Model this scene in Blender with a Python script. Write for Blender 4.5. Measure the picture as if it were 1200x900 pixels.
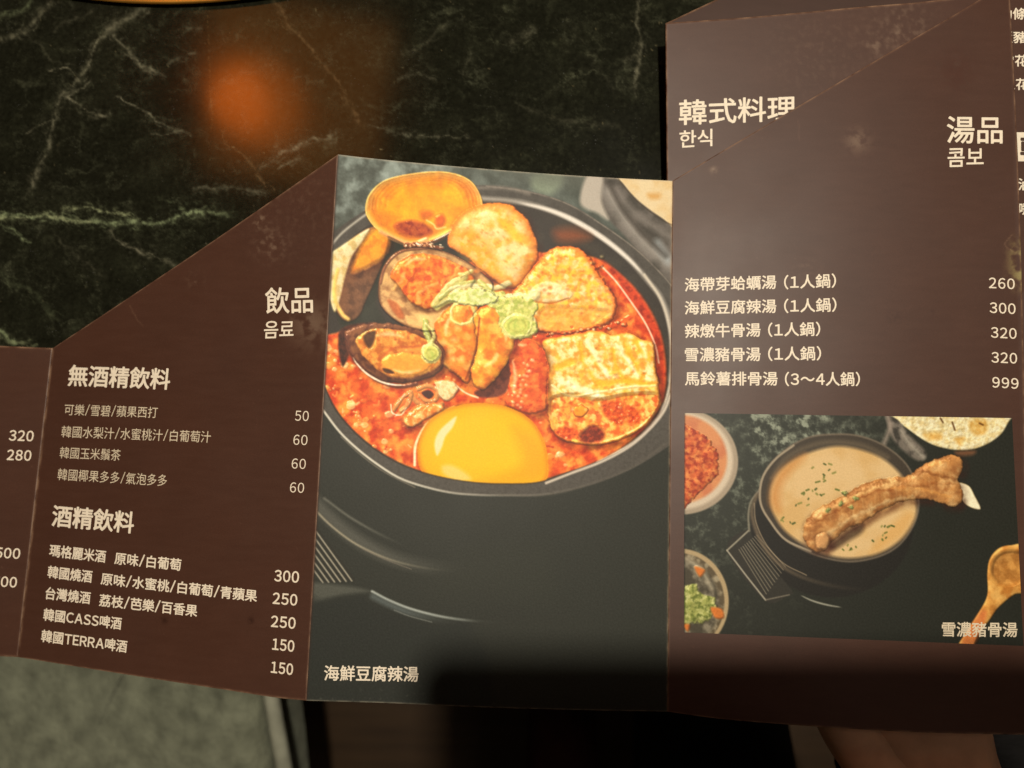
import bpy, bmesh, math, time
import numpy as np
from mathutils import Matrix, Vector
T00 = time.time()
for o in list(bpy.data.objects):
    bpy.data.objects.remove(o, do_unlink=True)
SC = bpy.context.scene
COL = SC.collection

# ---------------------------------------------------------------- frame of reference
# The view looks almost straight down on the table. Lengths are metres. "View space" has the lens at its
# origin; VIEW turns it into the world, where the table top is the plane z = 0.
F = 867.0
def vs(px, py, d):
    return np.array([(px - 600) / F * d, -(py - 450) / F * d, -d])
DM = 0.2963
ta, tb, tc = vs(62, 408, 1.105 * DM), vs(850, 100, 1.078 * DM), vs(400, 700, 1.040 * DM)
nt = np.cross(tb - ta, tc - ta); nt /= np.linalg.norm(nt)
if nt[2] < 0: nt = -nt
xa = np.array([1., 0, 0]); xa -= nt * (xa @ nt); xa /= np.linalg.norm(xa)
ya = np.cross(nt, xa)
ROT = np.stack([xa, ya, nt])            # view -> world
OFF = np.array([0, 0, -(ROT @ ta)[2]])
def W(v):
    return np.asarray(v) @ ROT.T + OFF
VIEW = Matrix([list(ROT[i]) + [OFF[i]] for i in range(3)] + [[0, 0, 0, 1]])

# ---------------------------------------------------------------- camera, world, lamps, exposure
cam = bpy.data.cameras.new('camera')
cam.sensor_width = 36.0
cam.lens = F / 1200 * 36.0
cam.clip_start = 0.01; cam.clip_end = 50
cam.dof.use_dof = True
cam.dof.focus_distance = 0.288
cam.dof.aperture_fstop = 7.5
co = bpy.data.objects.new('camera', cam); COL.objects.link(co)
co.matrix_world = VIEW
SC.camera = co

w = bpy.data.worlds.new('World'); SC.world = w; w.use_nodes = True
bg = w.node_tree.nodes['Background']
bg.inputs[0].default_value = (1.0, 0.72, 0.46, 1); bg.inputs[1].default_value = 0.022

def area(name, dirxy, h, size, power, colr, sy=None, shape='DISK', aim=(0.02, 0.0, -0.29), spread=180):
    l = bpy.data.lights.new(name, 'AREA')
    l.shape = shape if sy is None else 'RECTANGLE'
    l.size = size
    if sy: l.size_y = sy
    l.energy = power; l.color = colr; l.spread = math.radians(spread)
    o = bpy.data.objects.new(name, l); COL.objects.link(o)
    p = W(np.array([dirxy[0] * h, dirxy[1] * h, h])); a = W(np.array(aim))
    o.location = p
    o.rotation_euler = Vector(a - p).to_track_quat('-Z', 'Y').to_euler()
    return o
area('ceiling_spot', (0.085, 0.39), 0.80, 0.05, 13.5, (1.0, 0.90, 0.74))
area('ceiling_panel_light', (0.37, 0.42), 1.25, 0.36, 2.6, (1.0, 0.92, 0.80))
# amber pendant over the far side of the table: it and two added wider lights make the soft orange glow in the polished stone
def mirror_lamp(name, x0, y0, x1, y1, power, colr, h=1.15, shape='RECTANGLE'):
    """rectangular lamp whose mirror image in the stone spans x0..x1, y0..y1"""
    c = ((x0 + x1) / 2, (y0 + y1) / 2)
    r = np.array([(c[0] - 600) / F, -(c[1] - 450) / F, -1.]); P = r * ((nt @ ta) / (r @ nt)); L0 = np.linalg.norm(P)
    m = r / np.linalg.norm(r); m = m - 2 * (m @ nt) * nt
    Q = P + m * h
    o = area(name, (0, 0), 0.1, abs(x1 - x0) / F * (L0 + h) * .9, power, colr, sy=abs(y1 - y0) / F * (L0 + h) * .9)
    o.data.shape = shape
    o.location = W(Q); zz = W(Q) - W(P); zz /= np.linalg.norm(zz); up = ROT @ np.array([0.02, 1., 0]); xx = np.cross(up, zz); xx /= np.linalg.norm(xx); yy = np.cross(zz, xx)
    o.rotation_euler = Matrix([[xx[i], yy[i], zz[i]] for i in range(3)]).to_euler()
mirror_lamp('amber_pendant', 250, 84, 312, 150, 0.15, (1.0, 0.15, 0.006), shape='ELLIPSE')
mirror_lamp('added_amber_halo', 250, 70, 352, 172, 0.22, (1.0, 0.19, 0.01), shape='ELLIPSE')  # added wider light, stacked on the pendant to soften its reflection
mirror_lamp('added_amber_spread', 250, 15, 450, 215, 0.34, (1.0, 0.33, 0.05))  # added widest, dimmest light for the brown spread around the reflection

SC.view_settings.view_transform = 'Standard'; SC.view_settings.look = 'None'
SC.view_settings.gamma = 1.0; SC.view_settings.use_curve_mapping = False
SC.view_settings.exposure = 0.0
SC.render.engine = 'CYCLES'

# ---------------------------------------------------------------- helpers
def tag(o, label=None, cat=None, group=None, kind=None):
    if label: o['label'] = label
    if cat: o['category'] = cat
    if group: o['group'] = group
    if kind: o['kind'] = kind
    return o
def empty(name, loc, label, cat, **k):
    o = bpy.data.objects.new(name, None); COL.objects.link(o); o.location = loc
    o.empty_display_size = 0.02
    return tag(o, label, cat, **k)
def mesh_obj(name, verts, faces, mat, parent=None, smooth=True, col=None, uv=None):
    me = bpy.data.meshes.new(name)
    verts = np.asarray(verts, np.float32).reshape(-1, 3)
    if parent is not None:
        verts = verts - np.array(world_loc(parent), np.float32)
    if isinstance(faces, np.ndarray) and faces.ndim == 2:
        n, k = faces.shape
        me.vertices.add(len(verts)); me.vertices.foreach_set('co', verts.ravel())
        me.loops.add(n * k); me.loops.foreach_set('vertex_index', faces.astype(np.int32).ravel())
        me.polygons.add(n)
        me.polygons.foreach_set('loop_start', np.arange(0, n * k, k, dtype=np.int32))
        me.update(calc_edges=True)
    else:
        me.from_pydata([tuple(map(float, v)) for v in verts], [], [tuple(map(int, f)) for f in faces]); me.update()
    if smooth:
        me.polygons.foreach_set('use_smooth', np.ones(len(me.polygons), bool))
    if col is not None:
        at = me.color_attributes.new('print', 'FLOAT_COLOR', 'POINT')
        c4 = np.ones((len(verts), 4), np.float32); c4[:, :col.shape[-1]] = col.reshape(len(verts), -1)
        at.data.foreach_set('color', c4.ravel())
    me.validate()
    me.materials.append(mat)
    o = bpy.data.objects.new(name, me); COL.objects.link(o)
    if parent is not None:
        o.parent = parent
    return o
def world_loc(o):
    l = Vector((0, 0, 0))
    while o is not None:
        l = l + o.location; o = o.parent
    return l
def grid_faces(nr, nc, off=0, flip=False):
    i = np.arange(nr - 1)[:, None] * nc + np.arange(nc - 1)[None]
    f = np.stack([i, i + nc, i + nc + 1, i + 1], -1).reshape(-1, 4) + off
    return f[:, ::-1] if flip else f
def lin(c):
    c = np.asarray(c, float)
    return np.where(c <= 0.04045, c / 12.92, ((np.clip(c, 0, 1) + 0.055) / 1.055) ** 2.4)
def rgb(*c):
    return np.array(c, float) / 255.0

# ---- noise
_rs = np.random.RandomState(7)
PERM = _rs.permutation(512)
ANG = _rs.rand(512) * 2 * math.pi
def perlin(x, y, seed=0):
    xi = np.floor(x).astype(int); yi = np.floor(y).astype(int)
    xf = x - xi; yf = y - yi
    u = xf * xf * xf * (xf * (xf * 6 - 15) + 10); v = yf * yf * yf * (yf * (yf * 6 - 15) + 10)
    def g(a, b, dx, dy):
        h = ANG[PERM[(a + PERM[(b + seed * 37) & 511]) & 511]]
        return np.cos(h) * dx + np.sin(h) * dy
    n00 = g(xi, yi, xf, yf); n10 = g(xi + 1, yi, xf - 1, yf)
    n01 = g(xi, yi + 1, xf, yf - 1); n11 = g(xi + 1, yi + 1, xf - 1, yf - 1)
    return (n00 * (1 - u) + n10 * u) * (1 - v) + (n01 * (1 - u) + n11 * u) * v
def fbm(x, y, scale, oct=4, seed=0, gain=0.5):
    s = 0; a = 1.0; t = 0; f = 1.0 / scale
    for k in range(oct):
        s = s + a * perlin(x * f + 13.7 * k, y * f - 7.3 * k, seed + k); t += a; a *= gain; f *= 2.03
    return s / t * 1.5
def smooth01(x, a, b):
    t = np.clip((x - a) / (b - a), 0, 1); return t * t * (3 - 2 * t)

def spline(pts, closed, n=8):
    p = np.array(pts, float)
    if len(p) < 3: return p
    if closed: q = np.vstack([p[-1], p, p[0], p[1]])
    else: q = np.vstack([2 * p[0] - p[1], p, 2 * p[-1] - p[-2]])
    out = []
    for i in range(1, len(q) - 2):
        t = np.linspace(0, 1, n, endpoint=False)[:, None]
        a, b, c, d = q[i - 1], q[i], q[i + 1], q[i + 2]
        out.append(0.5 * (2 * b + (c - a) * t + (2 * a - 5 * b + 4 * c - d) * t ** 2 + (3 * b - a - 3 * c + d) * t ** 3))
    r = np.vstack(out)
    return r if closed else np.vstack([r, p[-1]])

class Canvas:
    """Flat print: colours of ink evaluated at the vertices of a sheet."""
    def __init__(s, X, Y, base):
        s.X, s.Y = X, Y
        s.C = np.ones(X.shape + (3,)) * np.array(base); s.H = np.zeros(X.shape); s.S = np.zeros(X.shape)
        s.xr, s.yr = X.mean(0), Y.mean(1)
    def sub(s, x0, y0, x1, y1):
        m = (s.X > x0) & (s.X < x1) & (s.Y > y0) & (s.Y < y1)
        r = np.where(m.any(1))[0]; c = np.where(m.any(0))[0]
        if len(r) == 0 or len(c) == 0: return None
        return slice(r[0], r[-1] + 1), slice(c[0], c[-1] + 1)
    def _dist(s, P, X, Y, closed):
        d = np.full(X.shape, 1e9); par = np.zeros(X.shape); inside = np.zeros(X.shape, bool)
        n = len(P); tot = n if closed else n - 1
        for i in range(tot):
            a = P[i]; b = P[(i + 1) % n]; e = b - a; L = e @ e + 1e-9
            t = np.clip(((X - a[0]) * e[0] + (Y - a[1]) * e[1]) / L, 0, 1)
            dd = (X - a[0] - t * e[0]) ** 2 + (Y - a[1] - t * e[1]) ** 2
            m = dd < d; d = np.where(m, dd, d)
            if not closed: par = np.where(m, (i + t) / tot, par)
            else:
                c = (a[1] > Y) != (b[1] > Y)
                if abs(e[1]) > 1e-9: inside ^= c & (X < e[0] * (Y - a[1]) / e[1] + a[0])
        return np.sqrt(d), par, inside
    def fill(s, pts, c, c2=None, sc=12, amt=1.0, soft=1.2, dome=0, R=12, nz=0, ns=6, gloss=0, alpha=1.0, base=None, seed=0, warp=0, wsc=8, edge=None, ew=2.0, straight=False, fn=None):
        P = np.array(pts, float) if straight else spline(pts, True)
        if dome > 2.5 and warp == 0 and base and base >= 5: warp, wsc = 1.1, 11
        pad = soft + warp * 2 + 2
        q = s.sub(P[:, 0].min() - pad, P[:, 1].min() - pad, P[:, 0].max() + pad, P[:, 1].max() + pad)
        if q is None: return
        X, Y = s.X[q], s.Y[q]
        if warp:
            X2 = X + warp * fbm(X, Y, wsc, 3, seed + 51) * 2; Y2 = Y + warp * fbm(X, Y, wsc, 3, seed + 77) * 2
        else: X2, Y2 = X, Y
        d, _, ins = s._dist(P, X2, Y2, True)
        sd = np.where(ins, d, -d)
        a = np.clip(0.5 + sd / soft, 0, 1) * alpha
        if fn is not None: a = a * fn(X, Y)
        col = np.ones(X.shape + (3,)) * np.array(c)
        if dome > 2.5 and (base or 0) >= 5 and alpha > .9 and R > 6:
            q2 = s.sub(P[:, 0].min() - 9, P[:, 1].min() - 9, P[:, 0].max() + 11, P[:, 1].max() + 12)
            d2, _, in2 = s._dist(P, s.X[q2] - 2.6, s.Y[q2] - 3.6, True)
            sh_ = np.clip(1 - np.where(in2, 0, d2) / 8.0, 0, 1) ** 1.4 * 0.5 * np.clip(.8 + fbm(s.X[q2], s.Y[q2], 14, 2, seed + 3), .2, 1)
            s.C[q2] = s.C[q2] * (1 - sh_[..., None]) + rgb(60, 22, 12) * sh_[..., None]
        if c2 is not None:
            cs = [np.array(k) for k in (c2 if isinstance(c2, list) else [c2])]
            for k, cc in enumerate(cs):
                m = smooth01(fbm(X, Y, sc * (1.0 - 0.25 * k), 4, seed + 5 * k, .45) * 1.3 + 0.1, -0.15, 0.6)[..., None] * amt
                col = col * (1 - m) + cc * m
        if edge is not None:
            m = np.exp(-(np.clip(sd, 0, None) / ew) ** 2)[..., None]
            col = col * (1 - m) + np.array(edge) * m
        if base is None: base = 0
        h = base + dome * np.sqrt(np.clip(1 - (1 - np.clip(sd / R, 0, 1)) ** 2, 0, 1)) + nz * fbm(X, Y, ns, 3, seed + 9)
        A = a[..., None]
        s.C[q] = s.C[q] * (1 - A) + col * A
        s.H[q] = s.H[q] * (1 - a) + h * a
        s.S[q] = s.S[q] * (1 - a) + gloss * a
    def stroke(s, pts, wd, c, soft=1.0, alpha=1.0, h=0, taper=False, warp=0, wsc=10, seed=0, gloss=None, patchy=0, closed=False, cv=True, fade=False):
        P = spline(pts, closed) if cv else np.array(pts, float)
        if closed: P = np.vstack([P, P[0]])
        pad = wd + soft + warp * 2 + 2
        q = s.sub(P[:, 0].min() - pad, P[:, 1].min() - pad, P[:, 0].max() + pad, P[:, 1].max() + pad)
        if q is None: return
        X, Y = s.X[q], s.Y[q]
        X2 = X + warp * fbm(X, Y, wsc, 3, seed + 3) * 2; Y2 = Y + warp * fbm(X, Y, wsc, 3, seed + 4) * 2
        d, par, _ = s._dist(P, X2, Y2, False)
        ww = wd / 2 * (np.sin(np.pi * np.clip(par, 0.02, 0.98)) ** 0.6 if taper else 1.0)
        a = np.clip(0.5 + (ww - d) / soft, 0, 1) * alpha
        if taper: a = a * smooth01(par, 0, 0.1) * smooth01(1 - par, 0, 0.1)
        if fade: a = a * (1 - smooth01(par, .35, 1))
        if patchy: a = a * np.clip(1 - patchy + patchy * 2 * (fbm(X, Y, 9, 3, seed + 8) + 0.4), 0, 1)
        A = a[..., None]
        s.C[q] = s.C[q] * (1 - A) + np.array(c) * A
        if h: s.H[q] += h * a * np.sqrt(np.clip(1 - (d / (wd / 2 + 1e-6)) ** 2, 0, 1))
        if gloss is not None: s.S[q] = s.S[q] * (1 - a) + gloss * a
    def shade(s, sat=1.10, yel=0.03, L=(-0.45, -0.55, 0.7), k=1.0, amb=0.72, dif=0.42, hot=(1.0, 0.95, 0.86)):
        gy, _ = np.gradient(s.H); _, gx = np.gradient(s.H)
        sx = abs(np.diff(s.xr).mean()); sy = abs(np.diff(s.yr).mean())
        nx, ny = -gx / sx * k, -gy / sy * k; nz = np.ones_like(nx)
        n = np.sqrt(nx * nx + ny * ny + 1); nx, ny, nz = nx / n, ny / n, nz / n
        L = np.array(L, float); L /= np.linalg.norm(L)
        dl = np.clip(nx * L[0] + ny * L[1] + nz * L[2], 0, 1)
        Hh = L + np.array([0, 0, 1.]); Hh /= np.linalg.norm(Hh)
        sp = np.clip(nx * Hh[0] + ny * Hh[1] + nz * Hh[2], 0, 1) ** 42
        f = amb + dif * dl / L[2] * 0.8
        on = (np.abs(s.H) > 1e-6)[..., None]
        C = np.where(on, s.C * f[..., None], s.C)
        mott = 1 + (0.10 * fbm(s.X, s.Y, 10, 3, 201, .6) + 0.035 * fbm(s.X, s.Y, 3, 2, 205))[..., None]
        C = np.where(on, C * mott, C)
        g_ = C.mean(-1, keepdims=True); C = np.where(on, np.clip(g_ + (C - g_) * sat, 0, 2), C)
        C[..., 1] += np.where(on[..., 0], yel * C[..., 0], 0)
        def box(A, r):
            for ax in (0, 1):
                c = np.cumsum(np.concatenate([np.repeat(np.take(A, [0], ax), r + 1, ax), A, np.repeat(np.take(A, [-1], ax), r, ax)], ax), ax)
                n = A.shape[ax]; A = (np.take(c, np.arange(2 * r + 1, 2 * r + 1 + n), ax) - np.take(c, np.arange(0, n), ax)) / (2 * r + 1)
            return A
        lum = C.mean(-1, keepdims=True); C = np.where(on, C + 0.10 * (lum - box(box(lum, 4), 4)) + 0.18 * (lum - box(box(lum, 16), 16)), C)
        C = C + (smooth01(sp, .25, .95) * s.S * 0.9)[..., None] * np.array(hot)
        s.C = np.clip(C, 0, 1)

# ---------------------------------------------------------------- materials
def nodemat(name):
    m = bpy.data.materials.new(name); m.use_nodes = True
    nt_ = m.node_tree; b = nt_.nodes['Principled BSDF']
    return m, nt_, b
def N(t, ty, **k):
    n = t.nodes.new(ty)
    for a, v in k.items():
        if isinstance(a, str) and hasattr(n, a): setattr(n, a, v)
    return n
def simple(name, col, rough, spec=0.5, metal=0, nscale=0, namt=0.0, bump=0.0, bscale=200, dist=0.0002, coat=0, sheen=0, sss=0):
    m, t, b = nodemat(name)
    b.inputs['Base Color'].default_value = (*col, 1); b.inputs['Roughness'].default_value = rough
    b.inputs['Metallic'].default_value = metal; b.inputs['Specular IOR Level'].default_value = spec
    if coat: b.inputs['Coat Weight'].default_value = coat; b.inputs['Coat Roughness'].default_value = 0.12
    if sheen: b.inputs['Sheen Weight'].default_value = sheen
    if sss:
        b.inputs['Subsurface Weight'].default_value = sss; b.inputs['Subsurface Radius'].default_value = (0.01, 0.004, 0.002)
        b.inputs['Subsurface Scale'].default_value = 1.0
    tc_ = N(t, 'ShaderNodeTexCoord')
    if namt:
        nz = N(t, 'ShaderNodeTexNoise'); nz.inputs['Scale'].default_value = nscale; nz.inputs['Detail'].default_value = 6
        t.links.new(tc_.outputs['Object'], nz.inputs['Vector'])
        mr = N(t, 'ShaderNodeMapRange'); mr.inputs[1].default_value = 0.3; mr.inputs[2].default_value = 0.7
        mr.inputs[3].default_value = 1 - namt; mr.inputs[4].default_value = 1 + namt
        t.links.new(nz.outputs['Fac'], mr.inputs[0])
        mx = N(t, 'ShaderNodeVectorMath', operation='SCALE'); mx.inputs[0].default_value = col
        t.links.new(mr.outputs[0], mx.inputs['Scale']); t.links.new(mx.outputs[0], b.inputs['Base Color'])
    if bump:
        nb = N(t, 'ShaderNodeTexNoise'); nb.inputs['Scale'].default_value = bscale; nb.inputs['Detail'].default_value = 5
        t.links.new(tc_.outputs['Object'], nb.inputs['Vector'])
        bp = N(t, 'ShaderNodeBump'); bp.inputs['Strength'].default_value = bump; bp.inputs['Distance'].default_value = dist
        t.links.new(nb.outputs['Fac'], bp.inputs['Height']); t.links.new(bp.outputs[0], b.inputs['Normal'])
    return m
def printed(name, rough=0.42, spec=0.45, grain=0.10, gscale=2600, bump=0.12):
    """Ink on matt laminated card: colour from the sheet's own print, fine grain and relief from noise."""
    m, t, b = nodemat(name)
    at = N(t, 'ShaderNodeVertexColor'); at.layer_name = 'print'
    tc_ = N(t, 'ShaderNodeTexCoord')
    nz = N(t, 'ShaderNodeTexNoise'); nz.inputs['Scale'].default_value = gscale; nz.inputs['Detail'].default_value = 2
    t.links.new(tc_.outputs['Object'], nz.inputs['Vector'])
    mr = N(t, 'ShaderNodeMapRange'); mr.inputs[1].default_value = 0.3; mr.inputs[2].default_value = 0.7
    mr.inputs[3].default_value = 1 - grain; mr.inputs[4].default_value = 1 + grain
    t.links.new(nz.outputs['Fac'], mr.inputs[0])
    sc_ = N(t, 'ShaderNodeVectorMath', operation='SCALE')
    t.links.new(at.outputs['Color'], sc_.inputs[0]); t.links.new(mr.outputs[0], sc_.inputs['Scale'])
    t.links.new(sc_.outputs[0], b.inputs['Base Color'])
    sm = N(t, 'ShaderNodeTexNoise'); sm.inputs['Scale'].default_value = 28; sm.inputs['Detail'].default_value = 5
    t.links.new(tc_.outputs['Object'], sm.inputs['Vector'])
    m2 = N(t, 'ShaderNodeMapRange'); m2.inputs[1].default_value = 0.3; m2.inputs[2].default_value = 0.7
    m2.inputs[3].default_value = rough - 0.03; m2.inputs[4].default_value = rough + 0.04
    t.links.new(sm.outputs['Fac'], m2.inputs[0]); t.links.new(m2.outputs[0], b.inputs['Roughness'])
    b.inputs['Specular IOR Level'].default_value = spec
    nb = N(t, 'ShaderNodeTexNoise'); nb.inputs['Scale'].default_value = 1900; nb.inputs['Detail'].default_value = 3
    t.links.new(tc_.outputs['Object'], nb.inputs['Vector'])
    bp = N(t, 'ShaderNodeBump'); bp.inputs['Strength'].default_value = bump; bp.inputs['Distance'].default_value = 0.0001
    t.links.new(nb.outputs['Fac'], bp.inputs['Height']); t.links.new(bp.outputs[0], b.inputs['Normal'])
    return m
M_card = printed('brown_card', rough=0.48, spec=0.36)
M_photo = printed('photo_print', rough=0.50, spec=0.22, grain=0.05)
M_ink = simple('cream_ink', (0.80, 0.71, 0.57), 0.5, 0.3, nscale=900, namt=0.06)
M_ink2 = simple('cream_ink_small', (0.66, 0.57, 0.42), 0.5, 0.3, nscale=900, namt=0.08)
M_brownink = simple('brown_ink', (0.06, 0.03, 0.018), 0.5, 0.3, nscale=900, namt=0.06)
M_core = simple('card_core', (0.36, 0.26, 0.18), 0.8, 0.2, nscale=700, namt=0.3)

# marble
def marble():
    m, t, b = nodemat('green_black_marble')
    at = N(t, 'ShaderNodeVertexColor'); at.layer_name = 'print'
    tc_ = N(t, 'ShaderNodeTexCoord')
    n1 = N(t, 'ShaderNodeTexNoise'); n1.inputs['Scale'].default_value = 420; n1.inputs['Detail'].default_value = 8; n1.inputs['Roughness'].default_value = 0.7
    t.links.new(tc_.outputs['Object'], n1.inputs['Vector'])
    mr = N(t, 'ShaderNodeMapRange'); mr.inputs[1].default_value = 0.32; mr.inputs[2].default_value = 0.72
    mr.inputs[3].default_value = 0.55; mr.inputs[4].default_value = 1.5
    t.links.new(n1.outputs['Fac'], mr.inputs[0])
    sc_ = N(t, 'ShaderNodeVectorMath', operation='SCALE')
    t.links.new(at.outputs['Color'], sc_.inputs[0]); t.links.new(mr.outputs[0], sc_.inputs['Scale'])
    # light crystals
    vo = N(t, 'ShaderNodeTexVoronoi'); vo.inputs['Scale'].default_value = 520
    t.links.new(tc_.outputs['Object'], vo.inputs['Vector'])
    cr = N(t, 'ShaderNodeMapRange'); cr.inputs[1].default_value = 0.16; cr.inputs[2].default_value = 0.06; cr.inputs[3].default_value = 0; cr.inputs[4].default_value = 1
    t.links.new(vo.outputs['Distance'], cr.inputs[0])
    n2 = N(t, 'ShaderNodeTexNoise'); n2.inputs['Scale'].default_value = 90; n2.inputs['Detail'].default_value = 3
    t.links.new(tc_.outputs['Object'], n2.inputs['Vector'])
    c2 = N(t, 'ShaderNodeMapRange'); c2.inputs[1].default_value = 0.52; c2.inputs[2].default_value = 0.72; c2.inputs[3].default_value = 0; c2.inputs[4].default_value = 0.05
    t.links.new(n2.outputs['Fac'], c2.inputs[0])
    mu = N(t, 'ShaderNodeMath', operation='MULTIPLY'); t.links.new(cr.outputs[0], mu.inputs[0]); t.links.new(c2.outputs[0], mu.inputs[1])
    ad = N(t, 'ShaderNodeVectorMath', operation='ADD'); t.links.new(sc_.outputs[0], ad.inputs[0]); t.links.new(mu.outputs[0], ad.inputs[1])
    t.links.new(ad.outputs[0], b.inputs['Base Color'])
    sm = N(t, 'ShaderNodeTexNoise'); sm.inputs['Scale'].default_value = 35; sm.inputs['Detail'].default_value = 6
    t.links.new(tc_.outputs['Object'], sm.inputs['Vector'])
    m2 = N(t, 'ShaderNodeMapRange'); m2.inputs[1].default_value = 0.3; m2.inputs[2].default_value = 0.7
    m2.inputs[3].default_value = 0.10; m2.inputs[4].default_value = 0.14
    t.links.new(sm.outputs['Fac'], m2.inputs[0]); t.links.new(m2.outputs[0], b.inputs['Roughness'])
    b.inputs['Specular IOR Level'].default_value = 0.5
    return m
M_marble = marble()

# ---------------------------------------------------------------- panels (surface of a folded card)
class Sheet:
    """A card panel: four corners seen from above, a depth at each, curved borders and a little bow."""
    def __init__(s, tl, tr, br, bl, d, bow=0.0, top=None, bot=None, left=None, right=None):
        s.q = np.array([tl, tr, br, bl], float); s.iq = 1 / np.array(d, float); s.bow = bow
        s.top, s.bot, s.left, s.right = top, bot, left, right
    def st(s, px, py):
        A, B, Cc, D = s.q
        a = np.full(np.shape(px), 0.5); b = np.full(np.shape(px), 0.5)
        for _ in range(8):
            X = (1 - a) * (1 - b) * A[0] + a * (1 - b) * B[0] + a * b * Cc[0] + (1 - a) * b * D[0] - px
            Y = (1 - a) * (1 - b) * A[1] + a * (1 - b) * B[1] + a * b * Cc[1] + (1 - a) * b * D[1] - py
            Xa = (1 - b) * (B[0] - A[0]) + b * (Cc[0] - D[0]); Xb = (1 - a) * (D[0] - A[0]) + a * (Cc[0] - B[0])
            Ya = (1 - b) * (B[1] - A[1]) + b * (Cc[1] - D[1]); Yb = (1 - a) * (D[1] - A[1]) + a * (Cc[1] - B[1])
            det = Xa * Yb - Xb * Ya
            a = a - (X * Yb - Xb * Y) / det; b = b - (Xa * Y - X * Ya) / det
        return a, b
    def at(s, px, py, lift=0.0):
        px = np.asarray(px, float); py = np.asarray(py, float)
        a, b = s.st(px, py); i = s.iq
        q = (1 - a) * (1 - b) * i[0] + a * (1 - b) * i[1] + a * b * i[2] + (1 - a) * b * i[3]
        d = 1 / q - s.bow * np.sin(np.pi * np.clip(a, 0, 1)) - lift
        return W(np.stack([(px - 600) / F * d, -(py - 450) / F * d, -d], -1))
    def border(s, nr, nc):
        """pixel grid with curved borders (Coons patch)"""
        u = np.linspace(0, 1, nc); v = np.linspace(0, 1, nr)
        def crv(c, a, b, t):
            if c is None: return a + (b - a) * t[:, None]
            P = spline([a] + [np.array(k, float) for k in c] + [b], False, 12)
            L = np.r_[0, np.cumsum(np.linalg.norm(np.diff(P, axis=0), axis=1))]; L /= L[-1]
            return np.stack([np.interp(t, L, P[:, 0]), np.interp(t, L, P[:, 1])], 1)
        A, B, Cc, D = s.q
        tp = crv(s.top, A, B, u); bt = crv(s.bot, D, Cc, u); lf = crv(s.left, A, D, v); rt = crv(s.right, B, Cc, v)
        U = u[None, :, None]; V = v[:, None, None]
        g = (1 - V) * tp[None] + V * bt[None] + (1 - U) * lf[:, None] + U * rt[:, None] - (
            (1 - U) * (1 - V) * A + U * (1 - V) * B + U * V * Cc + (1 - U) * V * D)
        return g[..., 0], g[..., 1]
def sheet_mesh(name, sh, X, Y, mat, parent, C=None, lift=0.0, thick=0.00035):
    nr, nc = X.shape
    top = sh.at(X, Y, lift).reshape(-1, 3)
    if thick:
        bi = np.r_[np.arange(nc), np.arange(1, nr) * nc + nc - 1, (nr - 1) * nc + np.arange(nc - 2, -1, -1), np.arange(nr - 2, 0, -1) * nc]
        bx, by = X.ravel()[bi], Y.ravel()[bi]
        rim = sh.at(bx, by, lift - thick)
        n0 = len(top); k = len(bi)
        V = np.vstack([top, rim])
        f = grid_faces(nr, nc)
        j = np.arange(k); jn = (j + 1) % k
        side = np.stack([bi[j], bi[jn], n0 + jn, n0 + j], 1)
        f = np.vstack([f, side])
        # coarse underside
        r2 = np.unique(np.linspace(0, nr - 1, 12).astype(int)); c2 = np.unique(np.linspace(0, nc - 1, 12).astype(int))
        XX, YY = X[np.ix_(r2, c2)], Y[np.ix_(r2, c2)]
        und = sh.at(XX, YY, lift - thick).reshape(-1, 3)
        f = np.vstack([f, grid_faces(len(r2), len(c2), len(V), True)])
        V = np.vstack([V, und])
        if C is not None:
            core = np.ones((k, 3)) * lin(rgb(120, 92, 70)); back = np.ones((len(und), 3)) * lin(rgb(74, 44, 30))
            C = np.vstack([C.reshape(-1, 3), core, back])
    else:
        V = top; f = grid_faces(nr, nc)
        if C is not None: C = C.reshape(-1, 3)
    return mesh_obj(name, V, f, mat, parent, True, C)

_GC = {}
def glyph(ch):
    if ch in _GC: return _GC[ch]
    c = bpy.data.curves.new('lettering', 'FONT'); c.body = ch; c.size = 1; c.resolution_u = 3
    o = bpy.data.objects.new('lettering_source', c); COL.objects.link(o)
    bpy.context.view_layer.update()
    dg = bpy.context.evaluated_depsgraph_get()
    me = bpy.data.meshes.new_from_object(o.evaluated_get(dg), depsgraph=dg)
    bpy.data.objects.remove(o, do_unlink=True); bpy.data.curves.remove(c)
    n = len(me.vertices); v = np.zeros(n * 3); me.vertices.foreach_get('co', v); v = v.reshape(-1, 3)
    f = [list(p.vertices) for p in me.polygons]
    bpy.data.meshes.remove(me)
    _GC[ch] = (v, f); return _GC[ch]
def glyphs(body, track=0.0):
    """whole line set letter by letter; Latin letters and digits come from the same sans face as the characters"""
    x = 0.0; V = []; Fc = []; n = 0
    for ch in body:
        if ch == ' ': x += 0.45; continue
        latin = '!' <= ch <= '~'
        v, f = glyph(chr(ord(ch) + 0xFEE0) if latin else ch)
        v = v.copy()
        if latin:
            if ch == '/':
                v = np.array([(0, -.06, 0), (.075, -.06, 0), (.40, .86, 0), (.325, .86, 0)]); f = [[0, 1, 2, 3]]
            a, b = v[:, 0].min(), v[:, 0].max()
            if ch.isdigit(): v[:, 0] += x + 0.34 - (a + b) / 2; adv = 0.68
            else: v[:, 0] += x + 0.06 - a; adv = (b - a) + 0.12
        else:
            v[:, 0] += x; adv = 1.0 + track
            if '\uac00' <= ch <= '\ud7a3': adv = 0.92
        V.append(v); Fc += [[i + n for i in q] for q in f]; n += len(v); x += adv
    return np.vstack(V), Fc
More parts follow.
